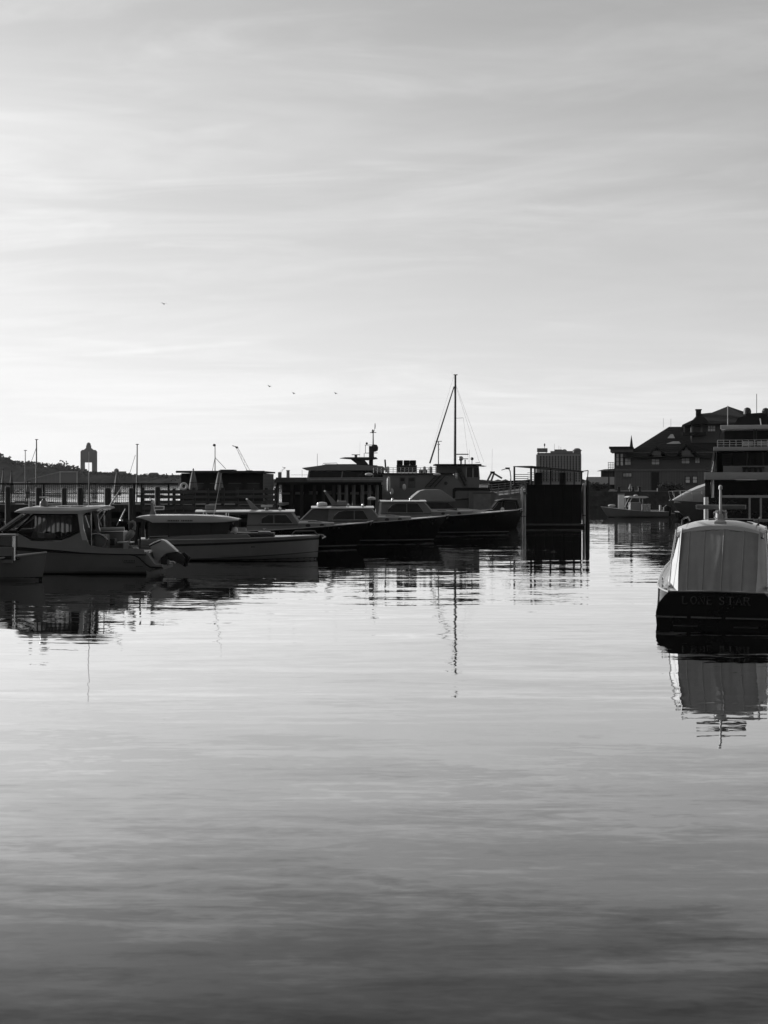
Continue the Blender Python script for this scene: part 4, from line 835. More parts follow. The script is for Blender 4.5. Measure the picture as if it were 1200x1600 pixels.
# ---------------------------------------------------------------- white slab-sided day boat (bow to the right)
d = DW(876); g = Fr(d, 497); t = thing('day_boat', 'white slab-sided day boat with plumb bow, dark windows and T-top roof', 'boat', (g.loc[0], d + 1.2, 0), R(2))
yw = 876; zz = lambda py: (yw - py)/g.s; P_ = lambda a, b_: (g.x(a), zz(b_)); Q_ = lambda l: [P_(*a) for a in l]
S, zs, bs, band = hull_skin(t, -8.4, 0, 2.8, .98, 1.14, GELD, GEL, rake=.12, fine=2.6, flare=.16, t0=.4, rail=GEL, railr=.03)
band('sheer_stripe', BLACK, lambda u: zs(u) - .20 - .14*(1-u), lambda u: zs(u) - .10 - .14*(1-u), .008)
band('chine_step', DSTEEL, lambda u: .06 + .42*max(0, u - .25)**1.3, lambda u: .10 + .42*max(0, u - .25)**1.3, .02)
band('antifouling', BLACK, lambda u: -.15, lambda u: .04 + .10*max(0, u - .25)**1.3, .006)
B().xz(Q_([(230, 848), (232, 842), (282, 837), (345, 834.5), (385, 834), (392, 840), (300, 845)]), -1.32, -1.22).go('coaming', GELD, t, bev=.02); B().xz(Q_([(230, 848), (232, 842), (282, 837), (345, 834.5), (385, 834), (392, 840), (300, 845)]), 1.22, 1.32).go('coaming', GELD, t, bev=.02)
hw = lambda z: 1.12 - .06*(z - 1.1)
for sd_ in (-1, 1):
    for a, b_ in ((231, 262), (263.5, 296), (297.5, 328)):
        pane(t, 'side_window', GLASSD, Q_([(a, 838), (a, 817), (b_, 817), (b_, 836.5)]), hw, sides=(sd_,))
    pane(t, 'quarter_window', GLASSD, Q_([(329.5, 836), (329.5, 817), (359, 817), (353, 835)]), hw, sides=(sd_,))
B().box(g.x(232), g.x(350), -1.0, 1.0, zz(846), zz(838.5)).go('cabin_sill', DSTEEL, t)
B().box(g.x(285), g.x(300), -.7, .7, zz(845), zz(826)).go('helm_console', BLACK, t, bev=.03)
for y in (-.55, .1): B().box(g.x(262), g.x(272), y, y + .45, zz(845), zz(822)).go('helm_seat', CANVASD, t, bev=.04)
for px in (230, 262.6, 296.6, 328.6):
    for sd_ in (-1, 1): B().beam((g.x(px), sd_*1.1, zz(842)), (g.x(px), sd_*1.08, zz(815)), .05).go('window_post', BLACK, t)
for y0, y1 in ((-1.0, -.02), (.02, 1.0)):
    B().pris([(g.x(353), y0, zz(834)), (g.x(353), y1, zz(834)), (g.x(360), y1, zz(817)), (g.x(360), y0, zz(817))], (.03, 0, .01)).go('windscreen_pane', GLASS, t, sm=0)
rr = []
for px, a, b_ in ((213, 808.6, 808.0), (222, 810.2, 806.4), (233, 813.5, 805.4), (238, 816.2, 805), (300, 816.2, 805), (338, 816, 806.4), (352, 815.6, 808.6), (371, 813.2, 812.2)):
    w = 1.28 if px < 340 else 1.2; rr.append([(g.x(px), -w, zz(a)), (g.x(px), -w*1.01, (zz(a)+zz(b_))/2), (g.x(px), -w*.96, zz(b_)), (g.x(px), 0, zz(b_) + .03), (g.x(px), w*.96, zz(b_)), (g.x(px), w*1.01, (zz(a)+zz(b_))/2), (g.x(px), w, zz(a))])
B().loft(rr).go('roof', GEL, t, sm=45)
# small dark lettering on the roof edge, too small to read: two words of block letters
xl = 262.
for k in range(14):
    if k == 7: xl += 3.0
    B().box(g.x(xl), g.x(xl + 1.7), -1.305, -1.296, zz(814.4), zz(812.2)).go('roof_letter', DSTEEL, t, sm=0); xl += 2.6
B().xz(Q_([(228, 806), (239, 806), (235, 795), (233, 781), (230, 781), (231, 795)]), -.07, .07).go('mast_pylon', GELD, t)
B().box(g.x(235), g.x(252), -.1, .1, zz(797.4), zz(791.2)).go('radar_bar', GEL, t, bev=.04); B().box(g.x(237), g.x(250), -.104, -.1, zz(795.5), zz(793.2)).go('radar_mark', DSTEEL, t)
B().ell(P3 := (g.x(234), 0, zz(785)), .1, 8, 6).go('mast_light', STEEL, t); B().tube([(g.x(232), 0, zz(782)), (g.x(228), 0, zz(777))], .02, 5).go('horn', STEEL, t)
B().tube([(g.x(331), -.5, zz(806)), (g.x(337), -.5, zz(775)), (g.x(343.5), -.5, zz(739))], [.018, .014, .01], 6).go('whip_antenna', WHITEP, t)
B().box(g.x(362), g.x(426), -.55, .55, zz(838), zz(833.6)).go('sun_pad', DSTEEL, t, bev=.03); B().box(g.x(400), g.x(420), -.3, .3, zz(833.5), zz(831.4)).go('deck_hatch', GEL, t, bev=.02)
B().ell((g.x(366), -.9, zz(829)), (.13, .13, .17), 12, 8).go('fender', WHITEP, t)
B().tube([(g.x(453), -.7, zz(837)), (g.x(459), -.68, zz(831.2)), (g.x(489), -.3, zz(831)), (g.x(494), -.1, zz(837))], .03, 6).go('bow_rail', DSTEEL, t); B().tube([(g.x(453), .7, zz(837)), (g.x(459), .68, zz(831.2)), (g.x(489), .3, zz(831)), (g.x(494), .1, zz(837))], .03, 6).go('bow_rail', DSTEEL, t)
B().tube([(g.x(494), 0, zz(837)), (g.x(503), 0, zz(837.5)), (g.x(506), 0, zz(841))], .03, 6).tube([(g.x(502), -.12, zz(843)), (g.x(507), 0, zz(840)), (g.x(502), .12, zz(843))], .03, 6).go('anchor', STEEL, t)
B().tube([(g.x(228), -1.0, zz(850)), (g.x(227), -1.0, zz(827))], .05, 8).go('stern_post', BLACK, t); B().ell((g.x(231), -1.0, zz(839.5)), (.1, .1, .05), 8, 6).go('cleat_cap', STEEL, t)
B().box(g.x(216), g.x(231), -1.2, 1.2, .2, zz(842)).go('stern_bench', GELD, t, bev=.05)
for k in range(2): B().box(g.x(392 + k*3), g.x(394 + k*3), -1.42, -1.40, zz(855), zz(853)).go('hull_vent', DSTEEL, t)

# ---------------------------------------------------------------- white hardtop fishing boat (bow to the left, engine tilted up)
d = DW(897); g = Fr(d, 120); t = thing('hardtop_boat', 'white hardtop fishing boat with curtained side window and tilted outboard', 'boat', (g.loc[0] - .14, d + 1.3, 0), R(-3))
yw = 897; zz = lambda py: (yw - py)/g.s; P_ = lambda a, b_: (g.x(a), zz(b_)); Q_ = lambda l: [P_(*a) for a in l]
XB, XS = g.x(-125), g.x(238)
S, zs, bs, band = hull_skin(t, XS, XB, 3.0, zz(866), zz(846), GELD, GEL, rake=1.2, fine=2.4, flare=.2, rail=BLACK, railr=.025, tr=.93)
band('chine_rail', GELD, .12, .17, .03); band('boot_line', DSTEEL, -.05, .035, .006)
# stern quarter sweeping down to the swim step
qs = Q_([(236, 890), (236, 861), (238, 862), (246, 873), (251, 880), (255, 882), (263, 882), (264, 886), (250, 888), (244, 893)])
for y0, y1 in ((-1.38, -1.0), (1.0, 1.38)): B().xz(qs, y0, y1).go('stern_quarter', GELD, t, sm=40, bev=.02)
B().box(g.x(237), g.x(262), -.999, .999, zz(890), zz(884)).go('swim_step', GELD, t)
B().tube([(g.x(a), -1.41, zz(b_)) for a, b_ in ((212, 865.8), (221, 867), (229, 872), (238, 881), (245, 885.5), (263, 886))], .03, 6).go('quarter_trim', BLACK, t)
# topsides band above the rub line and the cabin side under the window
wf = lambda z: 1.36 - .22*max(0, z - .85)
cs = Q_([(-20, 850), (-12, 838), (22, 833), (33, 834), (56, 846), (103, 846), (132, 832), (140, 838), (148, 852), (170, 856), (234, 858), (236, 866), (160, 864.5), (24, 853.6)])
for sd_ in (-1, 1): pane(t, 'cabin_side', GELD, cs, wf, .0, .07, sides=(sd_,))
# window: black surround, glass, curtain
wp = Q_([(30, 831), (57, 803.5), (124, 803.5), (129, 806), (132, 829), (103, 843), (57, 843), (34, 832)])
for sd_ in (-1, 1):
    wo = pane(t, 'side_window', GLASSC, wp, wf, -.03, .012, sides=(sd_,)); frame(wo, 'window_surround', BLACK, wp, wf, .09, -.01, sides=(sd_,))
pane(t, 'window_panel', BLACK, Q_([(117, 804), (124, 804), (129, 807), (131, 829), (118, 835)]), wf, -.01, .015)
cp = []
for k in range(25):
    u = k/24; cp.append((g.x(57.5 + 59*u), -.95 + .03*math.sin(k*2.1)))
B().loft([[(x, y, zz(805)), (x, y - .01, zz(832 - 1.2*math.sin(i*.9)))] for i, (x, y) in enumerate(cp)], cap=False, closed=False).go('curtain', CURT, t, sm=60)
B().xz(Q_([(47, 843), (54, 826), (62, 843)]), -.7, .3).go('helm_seat', SKIN, t); B().box(g.x(70), g.x(84), -.8, -.3, zz(846), zz(834)).go('cushion', SKIN, t, bev=.05)
B().box(g.x(-10), g.x(135), -1.1, 1.1, zz(860), zz(847)).go('cabin_sole', DSTEEL, t)
B().box(g.x(112), g.x(128), -.9, .9, zz(848), zz(806)).go('aft_bulkhead', BLACK, t)
# windscreen: three panes
for y0, y1 in ((-1.2, -.42), (-.38, .38), (.42, 1.2)):
    B().pris([(g.x(6), y0, zz(828)), (g.x(6), y1, zz(828)), (g.x(40), y1*.93, zz(804)), (g.x(40), y0*.93, zz(804))], (-.02, 0, .02)).go('windscreen_pane', GLASSC, t, sm=0)
for y in (-1.24, -.4, .4, 1.24): B().beam((g.x(3), y, zz(830)), (g.x(40), y*.93, zz(803.5)), .17, .07).go('windscreen_pillar', GEL, t)
B().pris([(g.x(1), -1.08, zz(829)), (g.x(9), -1.30, zz(831.5)), (g.x(48), -1.21, zz(804)), (g.x(39), -1.0, zz(803))], (.03, .02, -.03)).go('windscreen_corner', ROOFW, t, sm=0)
B().beam((g.x(12), -1.30, zz(832)), (g.x(52), -1.2, zz(803.5)), .1, .12).go('dark_pillar', BLACK, t)
B().box(g.x(-14), g.x(33), -1.27, 1.27, zz(833.4), zz(828.6)).go('dash_brow', BLACK, t, bev=.02)
fr_ = [[(g.x(px), -w, zz(851)), (g.x(px), -w, zz(py)), (g.x(px), 0, zz(py) + .08), (g.x(px), w, zz(py)), (g.x(px), w, zz(851))] for px, py, w in ((-105, 845, .2), (-80, 840, .75), (-45, 836, 1.05), (2, 832, 1.2))]
B().loft(fr_).go('foredeck', GEL, t, sm=40)
# hardtop
rr = []
for px, lo, hi in ((29, 800.5, 799), (36, 801.5, 795), (50, 802.5, 793.2), (100, 803, 792.6), (130, 803, 792.8), (143, 801, 792.6), (155, 798, 791.6), (163, 795.6, 793)):
    w = 1.28; rr.append([(g.x(px), -w, zz(lo)), (g.x(px), -w - .02, (zz(lo) + zz(hi))/2), (g.x(px), -w*.93, zz(hi)), (g.x(px), 0, zz(hi) + .05), (g.x(px), w*.93, zz(hi)), (g.x(px), w + .02, (zz(lo) + zz(hi))/2), (g.x(px), w, zz(lo))])
B().loft(rr).go('hardtop', GEL, t, sm=45)
B().box(g.x(16), g.x(32), -.06, .06, zz(799), zz(797.8)).go('visor_bar', GELD, t)
for sd_ in (-1, 1):
    B().xz(Q_([(129, 803), (141, 801.5), (136.5, 806), (138, 825), (142, 838), (147, 853), (137, 846), (133, 832)]), sd_*1.2 - .05, sd_*1.2 + .05).go('hardtop_pillar', GEL, t, sm=30)
    B().tube([(g.x(148), sd_*1.0, zz(799)), (g.x(149), sd_*1.05, zz(854))], .022, 6).go('aft_post', STEEL, t); B().beam((g.x(137.5), sd_*.95, zz(806)), (g.x(144.5), sd_*1.0, zz(825)), .04).go('grab_rail', STEEL, t)
for k in range(3): B().box(g.x(69 + k*22), g.x(88 + k*22), -.75, .75, zz(792.4), zz(790.9)).go('roof_hatch', DSTEEL, t, bev=.01)
B().lathe([(.16, 0), (.17, .1), (.15, .2), (.08, .26)], (g.x(62), -.1, zz(792.4)), 14).go('radar_pedestal', GELD, t)
B().box(g.x(56), g.x(67.5), -.25, .25, zz(778.8), zz(776.8)).go('radar_bar', WHITEP, t, bev=.02)
B().lathe([(.05, 0), (.09, .05), (.09, .2), (.04, .26)], (g.x(43), -.3, zz(793)), 10).go('gps_dome', GELD, t)
B().tube([(g.x(143), -.9, zz(793)), (g.x(143), -.9, zz(750)), (g.x(143.2), -.9, zz(705))], [.016, .012, .008], 6).go('whip_antenna', WHITEP, t)
# cockpit
B().box(g.x(150), g.x(189), .1, 1.0, zz(862), zz(832)).go('aft_bench', GELD, t, bev=.06); B().tube([(g.x(152), .1, zz(829)), (g.x(190), .1, zz(828.2))], .085, 10).go('bench_bolster', SKIN, t, sm=60)
B().tube([(g.x(148), -.9, zz(835)), (g.x(158), -.9, zz(834)), (g.x(167), -.9, zz(838)), (g.x(173), -.9, zz(844)), (g.x(166), -.9, zz(855))], .035, 8).go('cockpit_rail', STEEL, t)
B().box(g.x(176), g.x(184.5), -.9, -.5, zz(853), zz(842)).go('tackle_box', BLACK, t, bev=.03); B().box(g.x(152), g.x(170), -.85, -.2, zz(860), zz(836)).go('cool_box', GELD, t, bev=.06)
B().box(g.x(182), g.x(206), -.5, .2, zz(850), zz(848)).go('transom_lid', WHITEP, t, bev=.02); B().box(g.x(148), g.x(232), -1.25, 1.25, zz(868), zz(863)).go('cockpit_sole', GELD, t)
B().tube([(g.x(226), -1.1, zz(857)), (g.x(227), -1.1, zz(826))], .035, 8).go('stern_light_post', BLACK, t)
cleat(t, g.x(218), -1.25, zz(856.5)); B().ell((g.x(221), -1.2, zz(857)), (.12, .07, .07), 8, 6).go('stern_cleat_pad', STEEL, t)
xl = 205.
for k in range(7): B().box(g.x(xl), g.x(xl + 1.6), -1.46, -1.435, zz(876.6), zz(874.8)).go('hull_letter', DSTEEL, t, sm=0); xl += 2.5
for k in range(4): B().box(g.x(223 + k*2.8), g.x(225 + k*2.8), -1.44, -1.42, zz(885), zz(883.6)).go('hull_number', DSTEEL, t, sm=0)
B().tube([(g.x(202), -1.455, zz(874)), (g.x(204), -1.455, zz(878.5)), (g.x(222), -1.455, zz(878.5))], .012, 5).go('hull_flourish', DSTEEL, t)
# outboard engine, tilted clear of the water
e = lambda nm, m, pts, w, bev: B().xz(Q_(pts), -w, w).go(nm, m, eng or t, sm=50, bev=bev)
eng = None
eng = e('outboard_engine', DSTEEL, [(256, 872), (261, 866.5), (279, 864.5), (286, 868), (291, 876), (287, 886), (272, 879), (262, 876)], .17, .04)
e('outboard_cowling', GEL, [(232, 853), (242, 848), (252, 844), (258, 846), (269, 855), (279, 864), (260, 867), (254, 872), (248, 879), (240, 871), (237, 860)], .3, .07)
e('cowling_band', BLACK, [(233.5, 854.5), (252.5, 846), (252.5, 847.4), (234.5, 856)], .315, 0)
e('outboard_gearcase', RUBBER, [(279, 868), (288, 865), (294, 870), (298, 873), (296, 879), (288, 888), (284, 884)], .09, .03)
B().ell((g.x(289), 0, zz(880)), (.12, .1, .22), 10, 8).go('propeller_hub', DSTEEL, eng)
for k in range(3):
    a = k*2.094 + .4; B().add([(g.x(291), 0, zz(879)), (g.x(291) + .1, .22*math.cos(a), zz(879) + .22*math.sin(a)), (g.x(291) + .02, .24*math.cos(a + .7), zz(879) + .24*math.sin(a + .7)), (g.x(291) - .04, 0, zz(879) + .02)], [(0, 1, 2, 3)]).go('propeller_blade', DSTEEL, eng)
B().box(g.x(252), g.x(262), -.25, .25, zz(886), zz(872)).go('engine_bracket', DSTEEL, eng)

# heron on the boat's quarter, rods
h = B(); hx = lambda px: (px - 200)/g.s; hz = lambda py: (848 - py)/g.s
h.tube([(hx(191), 0, hz(846)), (hx(195), 0, hz(841)), (hx(200), 0, hz(836)), (hx(203), 0, hz(831)), (hx(205), 0, hz(828)), (hx(207), .0, hz(822)), (hx(206), 0, hz(817.5)), (hx(203), 0, hz(815.8)), (hx(199.5), 0, hz(817)), (hx(194.5), 0, hz(819.4))],
       [.03, .12, .155, .12, .075, .05, .06, .065, .04, .008], 12)
for y in (-.05, .05): h.tube([(hx(198), y, hz(838)), (hx(199), y, hz(844)), (hx(198), y, hz(848))], [.03, .014, .014], 6).tube([(hx(198), y, hz(848) + .01), (hx(194.5), y*1.4, hz(848) + .005)], .012, 5)
ho = h.go('heron', FEATH, None, sm=60); ho.location = (Fr(d, 600).x(200) , d + .6, zz(848)); tag(ho, 'pale hunched heron with bent neck perched at the stern of the hardtop boat', 'bird')
def rod(a, b_, label):
    g = Fr(62, a[0]); t = thing('fishing_rod', label, 'rod', (g.loc[0], 62, g.z(a[1])), 0, 'rods leaning over the cockpit')
    v = Vector((g.x(b_[0]), 0, (a[1] - b_[1])/g.s))
    B().tube([(0, 0, 0), tuple(v*.5), tuple(v)], [.045, .035, .022], 8).go('blank', ALU, t); B().tube([tuple(v*-.12), tuple(v*.2)], .05, 8).go('grip', RUBBER, t); B().ell(tuple(v*.24 + Vector((.06, -.05, 0))), (.07, .05, .07), 8, 6).go('reel', STEEL, t)
rod((161, 807), (191, 760), 'long pale rod leaning between the hardtop boat and thick pile')
rod((185, 819), (196, 795), 'short rod leaning above the heron')

# ---------------------------------------------------------------- small launch at the edge, bow to the right
d = DW(909); g = Fr(d, 64); t = thing('launch', 'small pale launch showing only its bow and windscreen beside hardtop boat', 'boat', (g.loc[0], d + .8, 0), R(-2))
yw = 909; zz = lambda py: (yw - py)/g.s; Q_ = lambda l: [(g.x(a), zz(b_)) for a, b_ in l]
S, zs, bs, band = hull_skin(t, -5.6, 0, 2.0, .62, 1.05, GELD, GELD, rake=.22, fine=2.2, flare=.3, rail=GEL, railr=.035)
band('antifouling', BLACK, -.2, .13, .008)
B().tube([(g.x(20), -.62, zz(876)), (g.x(20), -.6, zz(837))], .05, 8).go('windscreen_post', STEEL, t)
B().box(g.x(-90), g.x(22), -.66, -.2, zz(838), zz(835.2)).go('windscreen_rail', GELD, t)
B().box(g.x(19), g.x(20.5), -.58, -.2, zz(870), zz(838.2)).go('windscreen_pane', GLASSC, t)
for sd_ in (-1,):
    B().box(g.x(-88), g.x(17), sd_*.66 - .012, sd_*.66 + .012, zz(855), zz(838.2)).go('side_screen', GLASSC, t); B().box(g.x(-90), g.x(19), sd_*.67 - .03, sd_*.67 + .03, zz(880), zz(855.2)).go('cuddy_side', GELD, t); B().box(g.x(-90), g.x(18), sd_*.71 - .012, sd_*.71 + .012, zz(874.5), zz(869)).go('side_stripe', BLACK, t)
B().lathe([(.06, 0), (.09, .03), (.05, .09)], (g.x(25), -.5, zz(875)), 10).go('mooring_bitt', DSTEEL, t)
# ---------------------------------------------------------------- right-hand quay and its buildings
struct(B().box(Fr(200, 600).x(885), 130, 200, 330, -.6, 2.25).go('quay', STONE, sm=0))
q_ = bpy.data.objects['quay']
xq0 = Fr(200, 600).x(905); st = B().box(0, 2.35, -.12, -.005, 0, .66).mesh('quay_stone', STONE, 0)
for r_ in range(4):
    for k in range(26):
        o = bpy.data.objects.new('stone', st); COL.objects.link(o); o.parent = q_; o.location = (xq0 + k*2.4 + (1.2 if r_ % 2 else 0), 200 - .03*((k*7 + r_*3) % 3), -.5 + r_*.69)
g = Fr(196, 930); t = thing('floating_dock', 'low pale floating dock beside the small centre-console boat', 'dock', (g.loc[0], 150, 0)); g = Fr(150, 930)
B().box(g.x(905), g.x(948), 0, 2.2, .35, .6).go('deck', mat('dock_deck', .2, .8), t); B().box(g.x(906), g.x(947), .1, 2.1, -.3, .345).go('pontoon', BLACKW, t)
for px in (931, 941): B().tube([(g.x(px), .2, .6), (g.x(px), .2, 1.15)], .12, 8).go('bollard', WOODP, t)
g = Fr(205, 925, 2.25)
def shrub(px, d, w, h, label, z=2.25):
    g = Fr(d, px); t = thing('planter_shrub', label, 'shrub', (g.loc[0], d, z), 0, 'planted shrubs along the quay'); rnd = random.Random(int(px)); vs = []; fs = []
    for k in range(260):
        a, e, q = rnd.uniform(0, 6.283), rnd.uniform(0, 1.5), rnd.uniform(.3, 1)
        c = Vector((w*q*math.cos(a)*math.cos(e*.6), .7*q*math.sin(a), .35 + h*q*math.sin(e))); n = Vector((rnd.gauss(0, 1), rnd.gauss(0, 1), rnd.gauss(0, 1))).normalized(); a_ = n.orthogonal().normalized()*.14; b_ = n.cross(a_)*.6; i = len(vs)
        vs += [tuple(c + a_), tuple(c + b_), tuple(c - a_), tuple(c - b_)]; fs.append((i, i+1, i+2, i+3))
    B().add(vs, fs).go('foliage', PLANT, t, sm=0); B().box(-w*.8, w*.8, -.4, .4, 0, .45).go('trough', DSTEEL, t)
    B().tube([(0, 0, .3), (.05, 0, h*.7)], .04, 6).go('stem', WOOD, t)
for px, w, h, lb in ((928, 1.0, 1.0, 'low shrub on the quay beside the dark end pile'), (941, 1.1, .8, 'shrub trough before the pale low roof'), (1040, 1.5, 1.0, 'shrub trough along the gabled boathouse wall by its dark doorway'), (1056, 1.3, .9, 'shrub trough below the boathouse wall, near the white cruiser bow')): shrub(px, 203, w, h, lb)
for px, lb in ((967, 'black bollard under the boathouse, nearest its balcony corner'), (989, 'black bollard beside the pale cone on the quay'), (999, 'black bollard between the pale cone and the dark doorway')):
    g = Fr(201.5, px, 2.25); t = thing('quay_bollard', lb, 'bollard', g.loc, 0, 'black bollards on the quay edge')
    B().lathe([(.22, 0), (.2, .5), (.26, .55), (.26, .68), (.1, .75)], (0, 0, 0), 12).go('post', BLACK, t); B().lathe([(.3, 0), (.3, .05)], (0, 0, 0), 12).go('flange', BLACK, t)
g = Fr(202, 989, 2.25); t = thing('canvas_cone', 'small pale folded cone cover standing on the quay', 'cone', (g.x(992) + g.loc[0] - .6, 202.4, 2.25)); B().lathe([(.24, .35), (.26, .4), (.05, 1.05), (.02, 1.1)], (0, 0, 0), 12).go('cover', CANVAS, t); B().lathe([(.1, 0), (.1, .35)], (0, 0, 0), 8).go('stand', DSTEEL, t)
# low pavilions behind the quay
g = Fr(262, 940, 2.25); t = thing('low_pavilion', 'low pavilion with pale pitched roof beside the boathouse', 'pavilion', g.loc, R(-8))
B().box(g.x(918), g.x(962), 0, 8, 0, g.z(757)).go('wall', DARKWALL, t); B().add([(g.x(914), -.6, g.z(757.2)), (g.x(966), -.6, g.z(757.2)), (g.x(966), 3.5, g.z(745)), (g.x(917), 3.5, g.z(745)), (g.x(966), 8, g.z(757.2)), (g.x(914), 8, g.z(757.2))], [(0, 1, 2, 3), (3, 2, 4, 5), (0, 3, 5), (1, 4, 2), (0, 5, 4, 1)]).go('roof', mat('pavilion_roof', .12, .8), t)
g = Fr(285, 944, 2.25); t = thing('roof_lantern', 'dark glazed lantern with wide pale eave above the pavilion roof', 'pavilion', g.loc, R(-9))
B().box(g.x(939), g.x(960), 0, 5, 0, g.z(736)).go('wall', DARKWALL, t); B().xz(g.q([(933, 736), (944, 733.3), (964, 732), (964, 736)]), -1, 6).go('eave', mat('eave_grey', .13, .7), t)
for k in range(3): B().box(g.x(941 + k*6), g.x(945.5 + k*6), -.05, -.005, g.z(744), g.z(737.5)).go('window', GLASSD, t)

# ---- the gabled boathouse
D_B = 225.; g = Fr(D_B, 1040, 2.25); t = L_ = thing('boathouse', 'gabled shingle boathouse with board-and-batten walls, dormers and roof lantern tower', 'building', g.loc, R(-11))
zt = lambda py: g.z(py)
B().box(g.x(961), g.x(1150), .06, 22, 0, zt(734)).go('lower_wall', SIDING, t, sm=0)
bm = B().box(-.09, .09, 0, .06, 0, zt(736.2)).mesh('batten', mat('batten_paint', .13, .8, .15), 0)
for k in range(56):
    px = 962.5 + k*2.5
    if 1017 < px < 1031 or 1069 < px < 1090: continue
    o = bpy.data.objects.new('batten', bm); COL.objects.link(o); o.parent = t; o.location = (g.x(px), 0, 0)
B().box(g.x(959), g.x(1150), -.15, .05, zt(736.2), zt(732.6)).go('belt_course', TRIM, t, sm=0)
B().box(g.x(961), g.x(1150), .02, 21.9, zt(732.5), zt(706)).go('upper_wall', SIDINGU, t, sm=0)
for k in range(9): B().box(g.x(961.5), g.x(1120), -.02, .015, zt(732 - k*2.6), zt(731.8 - k*2.6)).go('shingle_course', SIDING, t, sm=0)
B().box(g.x(1018), g.x(1030), -.03, .05, 0, zt(738)).go('doorway', BLACK, t); B().box(g.x(1017), g.x(1018), -.08, .05, 0, zt(737)).box(g.x(1030), g.x(1031), -.08, .05, 0, zt(737)).go('door_frame', TRIM, t)
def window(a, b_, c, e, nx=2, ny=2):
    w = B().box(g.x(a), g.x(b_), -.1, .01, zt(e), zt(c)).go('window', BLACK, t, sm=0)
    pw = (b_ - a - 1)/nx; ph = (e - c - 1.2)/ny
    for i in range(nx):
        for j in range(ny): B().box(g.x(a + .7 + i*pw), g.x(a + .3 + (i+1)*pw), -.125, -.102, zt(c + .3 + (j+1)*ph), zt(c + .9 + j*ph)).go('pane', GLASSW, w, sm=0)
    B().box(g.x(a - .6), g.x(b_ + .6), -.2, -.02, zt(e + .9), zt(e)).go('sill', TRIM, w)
GLASSW = mat('sky_toned_glass', .45, .06, .5, .5)  # pale base puts reflected sky into the pane colour
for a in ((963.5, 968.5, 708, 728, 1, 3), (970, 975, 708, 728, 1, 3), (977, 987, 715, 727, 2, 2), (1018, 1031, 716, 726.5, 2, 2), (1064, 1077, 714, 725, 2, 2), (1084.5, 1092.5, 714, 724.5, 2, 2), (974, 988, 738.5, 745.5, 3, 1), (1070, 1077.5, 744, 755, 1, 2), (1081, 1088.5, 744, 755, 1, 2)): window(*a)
# flat-roofed corner bay
B().box(g.x(953), g.x(990), -1.4, 10, zt(701), zt(697.6)).go('bay_roof', SHINGLE, t); B().xz(g.q([(955, 706.5), (955, 701.1), (990, 701.1), (990, 706)]), -.9, 9).go('bay_cornice', TRIM, t)
B().lathe([(.28, 0), (.16, 1.0), (.03, 1.9)], (g.x(987), 2, zt(698)), 8).go('finial', SHINGLE, t)
B().box(g.x(951), g.x(960.5), -.4, 4, zt(735), zt(733)).go('balcony_floor', TRIM, t)
for px in (951.3, 954.3, 957.3, 960): B().box(g.x(px), g.x(px + .7), -.4, -.3, zt(733), zt(722.5)).go('balcony_post', BLACK, t)
for py in (722, 726, 729.5): B().box(g.x(951), g.x(960.5), -.42, -.28, zt(py + .7), zt(py)).go('balcony_rail', BLACK, t)
B().box(g.x(951.5), g.x(953.5), -.3, .1, 0, zt(735)).go('corner_post', BLACK, t)
# main hipped roof
E0 = -1.0
eL, eR, rL, rR = g.x(974), g.x(1175), g.x(1046), g.x(1150); ze, zr = zt(712.5), zt(663)
B().add([(eL, E0, ze), (eR, E0, ze), (eR, 23, ze), (eL, 23, ze), (rL, 10.5, zr), (rR, 10.5, zr), (eL, E0, ze - .35), (eR, E0, ze - .35), (eR, 23, ze - .35), (eL, 23, ze - .35)],
        [(0, 1, 5, 4), (1, 2, 5), (2, 3, 4, 5), (3, 0, 4), (0, 6, 7, 1), (3, 9, 6, 0), (1, 7, 8, 2), (2, 8, 9, 3), (9, 8, 7, 6)]).go('main_roof', SHINGLE, t, sm=0)
sl = (zr - ze)/(10.5 - E0)
for k in range(1, 15):
    u = k/15; y = E0 + (10.5 - E0)*u; z = ze + (zr - ze)*u
    B().add([(eL + (rL - eL)*u + .3, y - .1, z - .02), (eR + (rR - eR)*u - .3, y - .1, z - .02), (eR + (rR - eR)*u - .3, y - .06, z + .07), (eL + (rL - eL)*u + .3, y - .06, z + .07)], [(0, 1, 2, 3)]).go('shingle_course', SHINGLE, t, sm=0)
# dormers
for a, pk, b_, yp in ((1011, 1026, 1045, 697), (1054, 1071, 1093, 693)):
    zb_, zp = zt(713.4), zt(yp); x0, xm, x1 = g.x(a), g.x(pk), g.x(b_); yb = E0 + (zp - ze)/sl
    dm = B().add([(x0, E0 - .7, zb_), (xm, E0 - .7, zp), (x1, E0 - .7, zb_), (xm, yb + .6, zp), (x0, E0 + .5, zb_), (x1, E0 + .5, zb_), (x0, E0 - .7, zb_ - .3), (xm, E0 - .7, zp - .35), (x1, E0 - .7, zb_ - .3)], [(0, 1, 3, 4), (1, 2, 5, 3), (0, 6, 7, 1), (1, 7, 8, 2)]).go('dormer', SHINGLE, t, sm=0)
    B().xz([(x0 + 1.0, zb_ - .05), (xm, zp - .6), (x1 - 1.0, zb_ - .05)], E0 - .4, E0 + .2).go('dormer_face', SIDINGU, dm); B().box(xm - .7, xm + .7, E0 - .5, E0 - .41, zb_ + .2, zb_ + .9).go('dormer_louvre', TRIM, dm)
for a, b_, py, h in ((1041, 1064, 692.5, .5), (1043, 1055, 683, 1.0)):
    z = zt(py); y = E0 + (z - ze)/sl - .2; B().add([(g.x(a), y, z), (g.x(b_), y, z), (g.x(b_ - 3), y + h*1.3, z + h*sl*1.3 + .12), (g.x(a + (b_-a)*.45), y + h*1.3, z + h*sl*1.3 + .12)], [(0, 1, 2, 3)]).go('skylight', mat('skylight_glass', .35, .3), t, sm=0)
